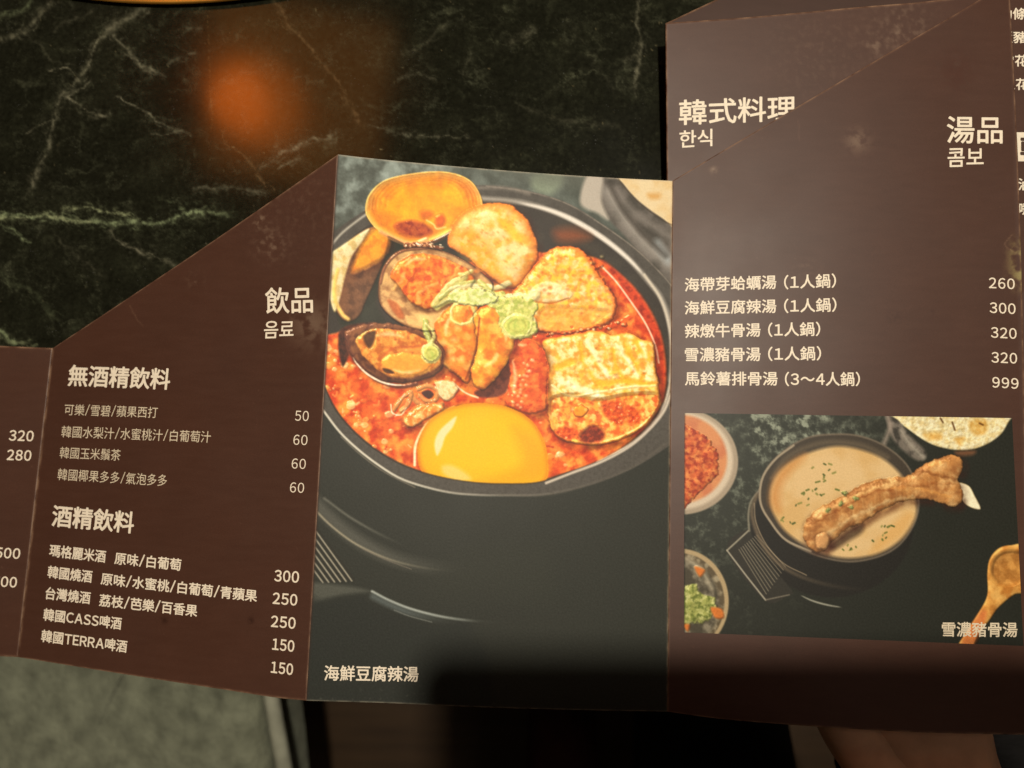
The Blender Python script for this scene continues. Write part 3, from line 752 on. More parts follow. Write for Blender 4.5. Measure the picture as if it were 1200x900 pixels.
    # pale minced clusters at the left border
    for (x, y) in ((388, 411), (395, 425), (404, 419), (384, 455), (415, 478), (422, 492), (428, 500), (452, 524)):
        for j in range(6):
            xx, yy = x + _rs.randn() * 5, y + _rs.randn() * 5; rr = 1.2 + 3.2 * _rs.rand() ** 2
            cv.fill([(xx + rr * (1 + .5 * _rs.rand()) * math.cos(t), yy + rr * math.sin(t)) for t in np.linspace(0, 5, 5)], [rgb(246, 206, 150), rgb(242, 160, 86)][j % 2], soft=1.2, dome=1.0, R=rr, gloss=.5, base=2, alpha=.55)
    # dark gaps between the pieces
    cv.fill([(448, 280), (480, 286), (476, 296), (450, 320), (440, 352), (452, 385), (420, 388), (398, 378), (398, 330), (430, 300)], rgb(50, 50, 42), soft=4, alpha=.97, base=.5)
    cv.fill([(505, 290), (540, 268), (560, 300), (540, 306)], rgb(48, 50, 44), soft=3, base=.5)
    cv.fill([(590, 425), (600, 420), (600, 440), (590, 462), (566, 466), (556, 460), (575, 448)], rgb(120, 62, 50), rgb(90, 44, 40), sc=8, soft=3, base=1)
    cv.fill([(398, 388), (430, 378), (455, 382), (500, 386), (515, 402), (500, 400), (440, 388), (420, 392), (402, 430)], rgb(84, 44, 34), rgb(60, 34, 28), sc=7, soft=3, base=1)
    # left clam shell
    cv.fill([(384, 305), (402, 288), (430, 268), (449, 267), (455, 282), (450, 305), (443, 322), (430, 350), (421, 370), (408, 377), (397, 370), (388, 352), (382, 330)], rgb(124, 82, 60), rgb(100, 66, 50), sc=11, soft=1.6, dome=7, R=16, gloss=.1, nz=.5, base=3)
    cv.fill([(440, 268), (452, 268), (456, 284), (450, 300), (430, 312), (412, 318), (420, 295), (430, 276)], rgb(238, 158, 48), rgb(226, 128, 44), sc=14, soft=7, base=6, dome=3, R=16, alpha=.95)
    cv.fill([(380, 306), (402, 287), (432, 268), (425, 282), (412, 300), (404, 325), (398, 350), (392, 366), (384, 340)], rgb(226, 206, 166), rgb(208, 176, 120), sc=10, soft=2.2, base=8, dome=2, R=6)
    cv.stroke([(396, 316), (392, 335), (393, 352), (401, 368), (408, 374)], 4.5, rgb(240, 196, 110), 2.5, .9, h=1)
    # top clam shell
    shell = [(428, 246), (432, 229), (446, 214), (468, 206), (505, 201), (532, 203), (552, 212), (563, 228), (566, 243), (560, 252), (545, 264), (525, 275), (505, 284), (482, 288), (462, 280), (442, 269), (432, 258)]
    cv.fill(shell, rgb(226, 134, 34), [rgb(244, 164, 40), rgb(208, 116, 44)], sc=30, soft=1.5, dome=-9, R=26, nz=.25, ns=12, gloss=.25, base=10, edge=rgb(240, 184, 102), ew=5, seed=5)
    cv.fill([(455, 232), (485, 216), (520, 218), (545, 232), (540, 248), (510, 262), (470, 262), (450, 250)], rgb(248, 166, 30), soft=22, alpha=.7, base=5, dome=-2, R=20)
    cv.fill([(463, 262), (480, 258), (497, 262), (506, 272), (495, 277), (475, 276), (464, 270)], rgb(182, 82, 46), rgb(150, 56, 40), sc=7, soft=5, base=4, gloss=.5, nz=1, ns=5)
    cv.fill([(492, 248), (503, 246), (508, 252), (500, 257), (493, 255)], rgb(204, 90, 40), soft=6, base=4, gloss=.3, dome=1, alpha=.7)
    cv.fill([(510, 254), (518, 251), (522, 258), (518, 266), (511, 263)], rgb(212, 84, 38), soft=5, base=4, gloss=.4, dome=1.5, R=4, alpha=.8)
    cv.stroke([(500, 258), (508, 263), (512, 268), (522, 266)], 1.8, rgb(250, 214, 150), 2, .7)
    cv.stroke([(446, 272), (462, 280), (482, 286), (500, 280)], 4.5, rgb(222, 150, 106), 3, .8, h=1, gloss=.6)
    cv.stroke([(482, 289), (505, 284), (525, 275), (545, 263), (560, 250), (567, 246)], 4.6, rgb(150, 96, 72), 2, .95, h=3, gloss=.9, patchy=.3)
    cv.stroke([(510, 281), (530, 271), (549, 259)], 1.3, rgb(238, 214, 190), 1.3, .8)
    sh_ = np.array(shell, float); cx_, cy_ = 500, 236
    for f_, a_ in ((.95, .5), (.90, .35), (.84, .4), (.76, .25), (.68, .2)):
        cv.stroke([(cx_ + (x - cx_) * f_, cy_ + (y - cy_) * f_) for x, y in shell[:9]], 1.8, rgb(196, 106, 36), 2.2, a_, warp=.8, patchy=.4, h=-.3)
        cv.stroke([(cx_ + (x - cx_) * (f_ - .03), cy_ + (y - cy_) * (f_ - .03)) for x, y in shell[:9]], 1.4, rgb(254, 204, 120), 2.0, a_ * .7, warp=.8, patchy=.5)
    cv.fill([(474, 286), (490, 284), (506, 286), (520, 292), (500, 296), (478, 294)], rgb(120, 66, 44), rgb(206, 140, 100), sc=4, soft=2, base=12, dome=2, R=4, nz=2, ns=4, gloss=.8, warp=1.5)
    for k in range(14):
        x, y = 478 + 42 * _rs.rand(), 284 + 8 * _rs.rand()
        cv.stroke([(x, y), (x + 2 + _rs.randn(), y + _rs.randn())], 1.3, rgb(250, 224, 200), 1.2, .7, cv=False)
    # round fish ball
    cv.fill([(526, 289), (529, 268), (543, 250), (565, 240), (590, 238), (612, 250), (625, 272), (631, 296), (622, 318), (606, 337), (588, 334), (566, 318), (545, 300)], rgb(240, 204, 142), [rgb(246, 216, 160), rgb(244, 170, 70)], sc=24, amt=.95, soft=1.6, dome=15, R=34, nz=.25, ns=9, gloss=.12, base=6, edge=rgb(232, 126, 48), ew=8, seed=14)
    cv.fill([(535, 285), (545, 268), (560, 275), (580, 300), (590, 325), (570, 318), (545, 300)], rgb(246, 160, 44), rgb(238, 184, 104), sc=9, soft=12, alpha=.9, base=14, nz=.4, ns=7, gloss=.15)
    cv.fill([(583, 256), (600, 264), (612, 280), (604, 282), (592, 270)], rgb(240, 188, 60), soft=5, alpha=.8, base=19)
    for k in range(46):
        x, y = 545 + 75 * _rs.rand(), 258 + 68 * _rs.rand()
        cv.stroke([(x, y), (x + 1.5, y + 1)], 1.6, rgb(216, 116, 52), 2.0, .38, cv=False)
    cv.stroke([(606, 338), (622, 322), (632, 298)], 4.5, rgb(230, 104, 46), 3, .85, h=1, gloss=.5)
    # clam with meat, centre left
    cl2 = [(443, 342), (446, 320), (458, 300), (476, 291), (500, 290), (526, 296), (550, 308), (568, 322), (578, 334), (570, 352), (548, 372), (522, 385), (498, 388), (478, 384), (458, 372), (446, 358)]
    cv.fill(cl2, rgb(206, 158, 108), [rgb(228, 176, 116), rgb(170, 118, 80)], sc=16, soft=1.5, dome=-4, R=14, nz=.5, gloss=.3, base=10, edge=rgb(96, 58, 40), ew=2.2, seed=24)
    cv.stroke([(446, 332), (452, 312), (470, 295), (500, 291)], 3, rgb(150, 92, 70), 2, .9, h=1.5, gloss=.6)
    cv.fill([(458, 322), (470, 305), (492, 297), (520, 302), (545, 314), (556, 328), (545, 344), (520, 356), (500, 362), (482, 354), (470, 340)], rgb(232, 122, 46), [rgb(244, 158, 70), rgb(212, 88, 40)], sc=11, soft=2, dome=6, R=12, nz=1.2, ns=14, gloss=.45, base=10, seed=31)
    for k in range(9):
        x = 466 + 10 * k + 3 * _rs.randn(); y = 338 + 5 * _rs.randn()
        cv.stroke([(x, y), (x + 6 + 3 * _rs.randn(), y - 11 + 3 * _rs.randn()), (x + 16 + 4 * _rs.randn(), y - 19 + 3 * _rs.randn())], 1.5 + 3 * _rs.rand(), [rgb(252, 190, 112), rgb(186, 70, 34), rgb(244, 150, 70)][k % 3], 2.5, .6, h=.7, warp=1.6, wsc=9, patchy=.3)
    cv.fill([(454, 352), (466, 356), (474, 372), (466, 372)], rgb(190, 96, 56), soft=3, alpha=.8, base=8)
    cv.fill([(482, 366), (500, 368), (520, 366), (540, 366), (520, 382), (498, 385)], rgb(240, 196, 130), soft=6, alpha=.8, base=8)
    # tofu behind
    cv.fill([(600, 346), (612, 330), (626, 312), (640, 296), (655, 289), (678, 291), (690, 302), (702, 322), (718, 345), (722, 362), (712, 378), (690, 386), (660, 391), (632, 388), (616, 372)], rgb(242, 186, 108), [rgb(248, 216, 160), rgb(238, 140, 56), rgb(246, 190, 72)], sc=14, soft=1.6, warp=1.2, dome=9, R=16, nz=1.0, ns=11, gloss=.3, base=8, edge=rgb(232, 110, 48), ew=4, seed=41)
    cv.fill([(622, 340), (640, 330), (668, 338), (668, 350), (640, 354), (626, 352)], rgb(246, 218, 180), rgb(242, 196, 130), sc=8, soft=3, base=18, dome=2, nz=1, alpha=.85)
    cv.stroke([(628, 354), (648, 355), (666, 349)], 1.5, rgb(170, 90, 44), 1.6, .7)
    cv.fill([(640, 360), (690, 362), (716, 366), (690, 384), (650, 388), (630, 380)], rgb(246, 172, 84), rgb(240, 146, 60), sc=10, soft=5, alpha=.75, base=12, nz=1)
    for k in range(70):
        x, y = 615 + 100 * _rs.rand(), 300 + 80 * _rs.rand()
        cv.fill([(x + 2.2 * math.cos(t), y + 1.7 * math.sin(t)) for t in np.linspace(0, 5, 5)], [rgb(214, 84, 38), rgb(250, 214, 150), rgb(236, 120, 50)][_rs.randint(3)], soft=3, alpha=.4, base=16, dome=.5, R=2, gloss=.2)
    cv.stroke([(628, 396), (660, 392), (695, 388), (722, 380), (738, 372)], 7, rgb(214, 78, 38), 4, .85, h=1.5, gloss=.9, patchy=.35)
    for k in range(26):
        x = 640 + 95 * _rs.rand(); y = 394 - (x - 640) * .17 + _rs.randn() * 2.2
        cv.fill([(x + 2 * math.cos(t), y + 1.6 * math.sin(t)) for t in np.linspace(0, 5, 5)], [rgb(248, 190, 140), rgb(226, 96, 48)][k % 2], soft=1.3, alpha=.8, base=10, dome=2, R=2, gloss=.8)
    # tofu in front
    cv.fill([(635, 402), (648, 396), (672, 392), (700, 388), (718, 392), (736, 390), (752, 397), (765, 403), (768, 430), (772, 452), (771, 475), (756, 498), (735, 511), (708, 520), (680, 520), (655, 512), (644, 495), (642, 460), (643, 430)], rgb(246, 214, 152), [rgb(250, 226, 176), rgb(244, 188, 78), rgb(238, 160, 70)], sc=17, soft=1.6, warp=.8, dome=8, R=9, nz=1.0, ns=9, gloss=.25, base=10, seed=51, edge=rgb(240, 150, 60), ew=2.5)
    for p, wd_ in (([(680, 400), (683, 425), (700, 448)], 4), ([(718, 408), (722, 430), (738, 452)], 4), ([(732, 402), (744, 428), (752, 444)], 5), ([(745, 400), (760, 420)], 7), ([(652, 430), (670, 424)], 9), ([(700, 450), (735, 446), (765, 452)], 7), ([(700, 425), (712, 430)], 6)):
        cv.stroke(p, wd_, rgb(240, 176, 48), 4, .8, h=-1.0, warp=1)
    for p, wd_ in (([(688, 400), (700, 420), (712, 440)], 6), ([(722, 404), (734, 420), (748, 440)], 5), ([(655, 445), (675, 455), (700, 462)], 8), ([(752, 402), (757, 418)], 4)):
        cv.stroke(p, wd_, rgb(252, 234, 196), 4, .8, h=1.0, warp=1)
    cv.fill([(644, 470), (670, 462), (700, 468), (735, 462), (770, 462), (770, 480), (752, 500), (730, 512), (700, 520), (672, 516), (650, 506)], rgb(240, 154, 64), [rgb(246, 196, 110), rgb(222, 92, 40)], sc=10, soft=5, alpha=.88, base=10, nz=1.3, ns=8, gloss=.35, seed=61)
    cv.stroke([(646, 452), (668, 464), (695, 461), (735, 454), (768, 452)], 3, rgb(252, 224, 160), 2.5, .85, h=1.5)
    cv.fill([(672, 478), (682, 474), (689, 480), (684, 488), (674, 487)], rgb(240, 150, 50), soft=1.5, base=12, dome=3, R=6, gloss=.4, edge=rgb(206, 96, 40), ew=1.2)
    for p in ([(705, 474), (722, 470), (735, 482), (728, 498), (712, 490)], [(735, 478), (748, 480), (750, 494), (738, 496)], [(650, 506), (668, 500), (680, 508), (664, 516)]):
        cv.fill(p, rgb(216, 80, 36), rgb(190, 56, 30), sc=5, soft=5, alpha=.85, base=11, nz=2, ns=4, gloss=.5)
    cv.fill([(680, 508), (695, 498), (708, 506), (706, 516), (690, 520), (680, 516)], rgb(120, 48, 36), rgb(160, 60, 40), sc=4, soft=5, base=9, nz=1)
    for k in range(60):
        x, y = 648 + 118 * _rs.rand(), 400 + 100 * _rs.rand()
        cv.fill([(x + 1.8 * math.cos(t), y + 1.4 * math.sin(t)) for t in np.linspace(0, 5, 5)], [rgb(214, 104, 40), rgb(250, 232, 190), rgb(232, 140, 50)][_rs.randint(3)], soft=3, alpha=.38, base=14, dome=.5, R=2, gloss=.2)
    # red chunk
    cv.fill([(588, 402), (604, 396), (622, 399), (636, 408), (642, 430), (641, 455), (640, 478), (625, 484), (604, 482), (592, 470), (598, 445), (596, 425)], rgb(222, 96, 48), [rgb(236, 120, 58), rgb(206, 74, 42)], sc=14, soft=2, dome=6, R=12, nz=1, ns=6, gloss=.3, base=5, seed=71)
    for k in range(44):
        x = 622 - 14 * _rs.rand() - (k % 11) * 1.5 + 8 * _rs.rand(); y = 424 + (k % 11) * 5.2 + _rs.randn() * 2
        cv.fill([(x + 1.9 * math.cos(t), y + 1.6 * math.sin(t)) for t in np.linspace(0, 5, 5)], [rgb(252, 214, 170), rgb(236, 130, 70)][k % 2], soft=2.2, alpha=.5, base=12, dome=.8, R=2, gloss=.5)
    # orange oysters in the centre
    cv.fill([(510, 380), (526, 360), (548, 352), (560, 362), (566, 385), (562, 405), (554, 428), (548, 448), (536, 440), (522, 430), (514, 412)], rgb(238, 142, 54), [rgb(248, 176, 90), rgb(226, 112, 44)], sc=16, soft=1.8, dome=10, R=18, nz=1.0, ns=14, gloss=.35, base=10, seed=81)
    cv.fill([(556, 368), (575, 356), (594, 362), (603, 385), (602, 405), (592, 428), (578, 446), (566, 456), (556, 450), (552, 432), (560, 408), (558, 388)], rgb(242, 152, 50), [rgb(250, 186, 88), rgb(230, 118, 44)], sc=18, soft=1.8, dome=11, R=18, nz=1.0, ns=13, gloss=.35, base=12, seed=83)
    cv.stroke([(562, 372), (560, 392), (557, 412), (550, 434), (546, 444)], 2.2, rgb(150, 66, 30), 2, .8)
    cv.stroke([(530, 448), (545, 460), (560, 466)], 2.0, rgb(244, 220, 190), 1.5, .8, gloss=.5)
    for (x, y) in ((524, 390), (532, 398), (520, 402), (536, 384), (527, 412), (540, 421), (530, 420)):
        cv.fill([(x + 4 * math.cos(t), y + 3 * math.sin(t)) for t in np.linspace(0, 5, 6)], rgb(252, 206, 130), soft=5, alpha=.6, base=17, dome=.6, R=4, gloss=.3)
    # clam with meat, lower left
    cl3 = [(405, 390), (418, 382), (436, 379), (462, 380), (488, 386), (508, 396), (520, 412), (520, 428), (508, 440), (488, 447), (462, 448), (440, 442), (422, 428), (409, 410)]
    cv.fill(cl3, rgb(134, 82, 56), rgb(102, 58, 44), sc=7, soft=1.6, dome=4, R=8, base=5, gloss=.4)
    cv.fill([(418, 396), (436, 386), (462, 386), (486, 391), (505, 402), (516, 414), (514, 428), (498, 438), (475, 443), (450, 438), (432, 424), (421, 410)], rgb(222, 142, 62), [rgb(238, 166, 82), rgb(196, 104, 46)], sc=12, soft=2, dome=5, R=9, nz=1.4, ns=12, gloss=.45, base=7, seed=91)
    cv.fill([(426, 394), (440, 388), (438, 402), (432, 408)], rgb(70, 44, 32), soft=3, alpha=.85, base=7)
    cv.fill([(448, 422), (466, 414), (488, 416), (508, 420), (500, 434), (478, 440), (456, 436)], rgb(242, 156, 58), soft=4, base=11, dome=4, R=8, gloss=.35, alpha=.9)
    cv.stroke([(445, 420), (462, 408), (486, 406), (504, 402)], 3.2, rgb(196, 92, 44), 2.5, .75)
    cv.fill([(449, 432), (458, 434), (462, 438), (452, 437)], rgb(60, 34, 24), soft=2, alpha=.8, base=8)
    cv.stroke([(406, 394), (410, 412), (424, 431), (444, 446), (468, 453), (488, 450)], 4.5, rgb(108, 60, 48), 2.2, .9, h=1.5, gloss=.5)
    cv.stroke([(413, 417), (418, 426), (430, 438), (446, 447), (462, 451), (476, 451)], 2.4, rgb(250, 226, 206), 1.4, .9, taper=True)
    # squid curls
    for p, wd_ in (([(462, 480), (470, 468), (482, 460), (478, 474), (470, 482)], 5), ([(490, 456), (502, 452), (512, 458), (511, 468), (500, 470), (492, 464)], 5), ([(480, 462), (490, 472), (504, 478), (518, 474)], 6)):
        cv.stroke(p, wd_, rgb(210, 138, 82), 2, .95, h=3, gloss=.7, warp=.6)
    cv.fill([(494, 460), (502, 457), (508, 462), (502, 467)], rgb(84, 48, 44), soft=2, base=4)
    cv.stroke([(458, 474), (460, 484), (470, 486), (476, 478)], 1.4, rgb(246, 224, 200), 1.2, .8)
    cv.fill([(511, 448), (524, 446), (534, 450), (536, 458), (526, 470), (516, 466)], rgb(246, 206, 160), rgb(240, 176, 122), sc=5, soft=2, dome=3, R=5, base=6, gloss=.4)
    cv.fill([(476, 486), (496, 474), (516, 474), (520, 480), (500, 490), (484, 500), (474, 496)], rgb(238, 130, 56), rgb(250, 190, 120), sc=7, soft=2, dome=4, R=7, nz=1.5, ns=5, gloss=.7, base=5)
    for p, w_ in (([(530, 366), (524, 380), (522, 396)], 3), ([(586, 368), (594, 384), (592, 402)], 4), ([(566, 430), (578, 424), (584, 412)], 3), ([(648, 300), (662, 296), (676, 300)], 3), ([(700, 352), (708, 362)], 3),
                  ([(438, 394), (456, 391), (476, 396)], 3), ([(458, 432), (476, 437), (494, 433)], 2.5), ([(606, 404), (618, 404)], 2.5), ([(600, 420), (604, 440), (600, 462)], 3), ([(556, 256), (570, 250), (586, 252)], 4), ([(473, 312), (484, 304), (500, 304)], 2.5)):
        cv.stroke(p, w_ * 1.5, rgb(255, 226, 176), 3, .55, taper=True, warp=.8, patchy=.3, gloss=.3)
    # spring onion
    GR = [rgb(214, 200, 122), rgb(196, 192, 106), rgb(228, 214, 160), rgb(182, 184, 98)]
    sticks = [([(508, 357), (518, 345), (530, 332), (545, 325)], 6), ([(516, 350), (536, 334), (556, 330)], 4), ([(530, 338), (556, 335), (580, 337), (596, 332)], 5), ([(533, 346), (552, 351), (572, 350), (588, 346)], 8),
              ([(512, 360), (524, 352), (540, 352)], 6), ([(562, 330), (580, 345), (604, 352)], 5), ([(588, 352), (604, 348), (620, 350), (628, 344)], 8), ([(498, 376), (500, 390), (505, 402)], 5), ([(500, 380), (508, 390), (506, 402)], 3),
              ([(588, 350), (594, 366), (590, 380)], 6), ([(615, 360), (624, 372), (628, 384)], 3), ([(575, 355), (600, 362), (622, 358)], 7), ([(540, 322), (552, 318)], 4)]
    for k, (p, wd_) in enumerate(sticks):
        cv.stroke([(x + 1.5, y + 2.2) for x, y in p], wd_ + 1.5, rgb(110, 70, 30), 3.0, .4, warp=.8, seed=k)
        cv.stroke(p, wd_ * 1.25, GR[k % 4], 2.0, .93, h=1.6, gloss=.25, warp=.9, seed=k, patchy=.12)
        cv.stroke([(x - .6, y - .8) for x, y in p], wd_ * .35, rgb(236, 236, 196), 1.8, .45, warp=.9, seed=k, patchy=.5)
    cv.fill([(584, 352), (600, 348), (620, 350), (630, 356), (626, 372), (630, 386), (618, 396), (602, 397), (588, 388), (584, 372)], rgb(206, 200, 116), [rgb(228, 216, 150), rgb(176, 182, 92)], sc=9, soft=2, warp=2, base=20, dome=2, R=5, nz=1.2, ns=6, gloss=.25)
    cv.fill([(526, 344), (548, 338), (572, 341), (584, 350), (566, 357), (540, 356), (526, 352)], rgb(222, 218, 160), rgb(196, 200, 116), sc=7, soft=2, warp=2, base=19, dome=2, R=4, nz=1, ns=5, gloss=.25)
    for (x, y, a, b) in ((542, 367, 14, 13), (505, 414, 10, 10), (606, 382, 17, 13)):
        ring_ = [(x + a * math.cos(t), y + b * math.sin(t)) for t in np.linspace(0, 2 * math.pi, 12, endpoint=False)]
        if x != 542: cv.fill(ring_, rgb(208, 204, 110), rgb(186, 196, 100), sc=6, soft=1.6, base=22, dome=3, R=6, gloss=.3, alpha=.95)
        cv.stroke(ring_, 3.6, rgb(224, 216, 140), 1.8, .88, h=1.4, gloss=.3, closed=True, warp=1.2, patchy=.2)
        cv.stroke([(x + .55 * (px_ - x), y + .55 * (py_ - y)) for px_, py_ in ring_], 1.6, rgb(160, 150, 66), 1.8, .5, closed=True, warp=1, patchy=.5)
    # lip of the bowl in front of the broth
    lip = [(352, 400), (371, 430), (380, 452), (392, 478), (412, 503), (440, 527), (474, 546), (512, 558), (552, 565), (592, 567), (632, 565), (668, 553), (705, 539), (738, 522), (770, 496), (784, 476), (800, 480), (796, 510), (770, 532), (735, 552), (690, 569), (640, 580), (590, 581), (530, 578), (470, 561), (420, 527), (378, 480), (352, 452)]
    cv.H += 0
    # yolk
    yolk = [(489, 532), (492, 512), (504, 492), (524, 479), (548, 473), (575, 473), (602, 479), (624, 494), (637, 515), (642, 540), (640, 562), (620, 574), (560, 574), (515, 568), (494, 552)]
    cv.stroke([(486, 545), (487, 522), (498, 500), (514, 486), (532, 477)], 3, rgb(250, 222, 190), 1.6, .9, gloss=.6)
    cv.fill(yolk, rgb(252, 188, 6), soft=1.6, base=0, edge=rgb(232, 140, 10), ew=4.0)
    cv.fill([(500, 520), (515, 495), (545, 482), (580, 482), (612, 500), (626, 530), (610, 552), (560, 558), (515, 548)], rgb(254, 204, 14), soft=26, base=0, alpha=.9)
    cv.fill([(600, 500), (634, 520), (640, 556), (600, 566), (560, 568), (610, 545)], rgb(240, 168, 6), soft=16, base=0, alpha=.6)
    cv.fill([(509, 520), (514, 506), (526, 494), (535, 488), (531, 500), (522, 512), (518, 524), (512, 534)], rgb(254, 240, 190), soft=3, alpha=.92)
    cv.fill([(518, 546), (530, 545), (546, 554), (552, 562), (536, 564), (520, 556)], rgb(253, 226, 150), soft=6, alpha=.7)
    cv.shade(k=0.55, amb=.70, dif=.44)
    cv.H[:] = 0
    cv.fill(lip, rgb(84, 80, 74), rgb(70, 66, 60), sc=5, amt=.5, soft=1.4)
    cv.stroke([(380, 452), (392, 478), (412, 503), (440, 527), (474, 546), (512, 558), (552, 565), (592, 567), (632, 565), (668, 553)], 1.6, rgb(46, 36, 28), 1.6, .7)
    cv.stroke([(640, 566), (668, 555), (705, 541), (738, 523), (762, 502), (778, 482), (786, 462)], 3.0, rgb(226, 214, 196), 2.0, .9)
    cv.stroke([(354, 450), (366, 466), (378, 480), (398, 506), (420, 527), (445, 546), (470, 561), (500, 571), (530, 577.5), (560, 580), (592, 580.5), (640, 579), (690, 567), (730, 549)], 2.6, rgb(226, 222, 206), 1.5, .95, fade=True)
    cv.stroke([(400, 512), (424, 534), (452, 554), (486, 571)], 1.6, rgb(150, 140, 124), 1.6, .6)
    cv.stroke([(585, 580), (640, 580), (690, 568), (740, 548), (780, 520)], 2.0, rgb(100, 94, 84), 3, .5)
    # pot body
    body_ = smooth01(Y, 560, 600)
    cv.stroke([(360, 578), (384, 604), (415, 630), (455, 652), (495, 663), (545, 670), (580, 673)], 15, rgb(106, 106, 98), 10, .6, fade=True)
    cv.fill([(560, 640), (640, 640), (640, 700), (560, 700), (500, 690)], rgb(49, 51, 44), soft=30, alpha=.9)
    cv.stroke([(364, 592), (388, 616), (418, 638), (455, 655), (495, 665), (540, 670)], 2.2, rgb(176, 168, 144), 2.2, .85, fade=True)
    cv.stroke([(380, 584), (410, 606), (445, 626), (480, 642)], 2.2, rgb(150, 150, 138), 3, .6, fade=True)
    cv.stroke([(425, 643), (450, 655), (482, 667)], 1.2, rgb(120, 112, 100), 1.2, .7)
    
    for k in range(6):
        x = 373 - k * .6; y = 626 + k * 9.0; L_ = 70 - k * 11
        if L_ > 8: cv.stroke([(x - 6, y - 8), (x + L_ * .56, y + L_ * .78)], 1.7, rgb(172, 166, 148), 1.2, .9, cv=False)
        if L_ > 8: cv.stroke([(x - 2, y - 8), (x + 4 + L_ * .56, y + L_ * .78)], 1.5, rgb(44, 42, 36), 1.2, .8, cv=False)
    cv.fill([(355, 684), (400, 686), (425, 690), (432, 694), (400, 698), (375, 704), (355, 710)], rgb(86, 88, 80), soft=5, alpha=.85)
    cv.fill([(355, 712), (380, 704), (425, 697), (437, 705), (500, 728), (560, 738), (560, 860), (350, 860)], rgb(40, 43, 39), soft=12, alpha=.8)
    cv.stroke([(436, 693), (455, 703), (480, 713), (510, 721), (540, 726), (575, 729), (602, 729)], 2.8, rgb(182, 190, 184), 2, .95, fade=True)
    cv.stroke([(437, 699), (455, 708), (480, 718), (510, 725), (545, 730)], 7, rgb(98, 108, 108), 5, .7, fade=True)
    cv.stroke([(462, 715), (480, 722), (506, 729)], 1.1, rgb(130, 134, 128), 1.2, .7)
    cv.fill([(560, 715), (610, 715), (620, 745), (560, 750)], rgb(46, 48, 42), soft=20, alpha=.8)
    # dusting and scuffs near the bottom border
    sc_ = smooth01(fbm(X, Y, 6, 4, 17), 0.25, 0.6) * smooth01(Y, 795, 822) * (0.35 + 0.4 * (X < 490))
    cv.C = cv.C * (1 - .35 * sc_[..., None]) + rgb(130, 130, 118) * .35 * sc_[..., None]
    g = fbm(X, Y, 2.2, 2, 99) * 0.030; cv.C += g[..., None]
    # sheet border: thin dark fold and worn light line
    e = np.exp(-(u * nc / 1.6) ** 2); cv.C = cv.C * (1 - .7 * e[..., None]) + rgb(50, 34, 26) * .7 * e[..., None]
    e = np.exp(-((1 - u) * nc / 1.6) ** 2) * np.clip(.7 + fbm(X, Y, 14, 3, 5), 0, 1); cv.C = cv.C * (1 - .6 * e[..., None]) + rgb(170, 140, 112) * .6 * e[..., None]
    v = np.linspace(0, 1, nr)[:, None] * np.ones((1, nc))
    e = (np.exp(-(v * nr / 1.5) ** 2) * .6 + np.exp(-((1 - v) * nr / 1.3) ** 2) * .5) * np.clip(.8 + fbm(X, Y, 14, 3, 6), 0, 1)
    cv.C = cv.C * (1 - e[..., None]) + rgb(196, 184, 160) * e[..., None]
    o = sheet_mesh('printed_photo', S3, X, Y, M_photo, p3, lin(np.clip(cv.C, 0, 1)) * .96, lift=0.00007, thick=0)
    o['label'] = 'seafood tofu stew in a black pot with raw egg yolk'
stew_print()
L(S3, p3, '海鮮豆腐辣湯', (380, 797.5), (490, 799), 17.8, offset=0.013, lift=0.00013, up=(0.01, -1))
print('stew', time.time() - T00)

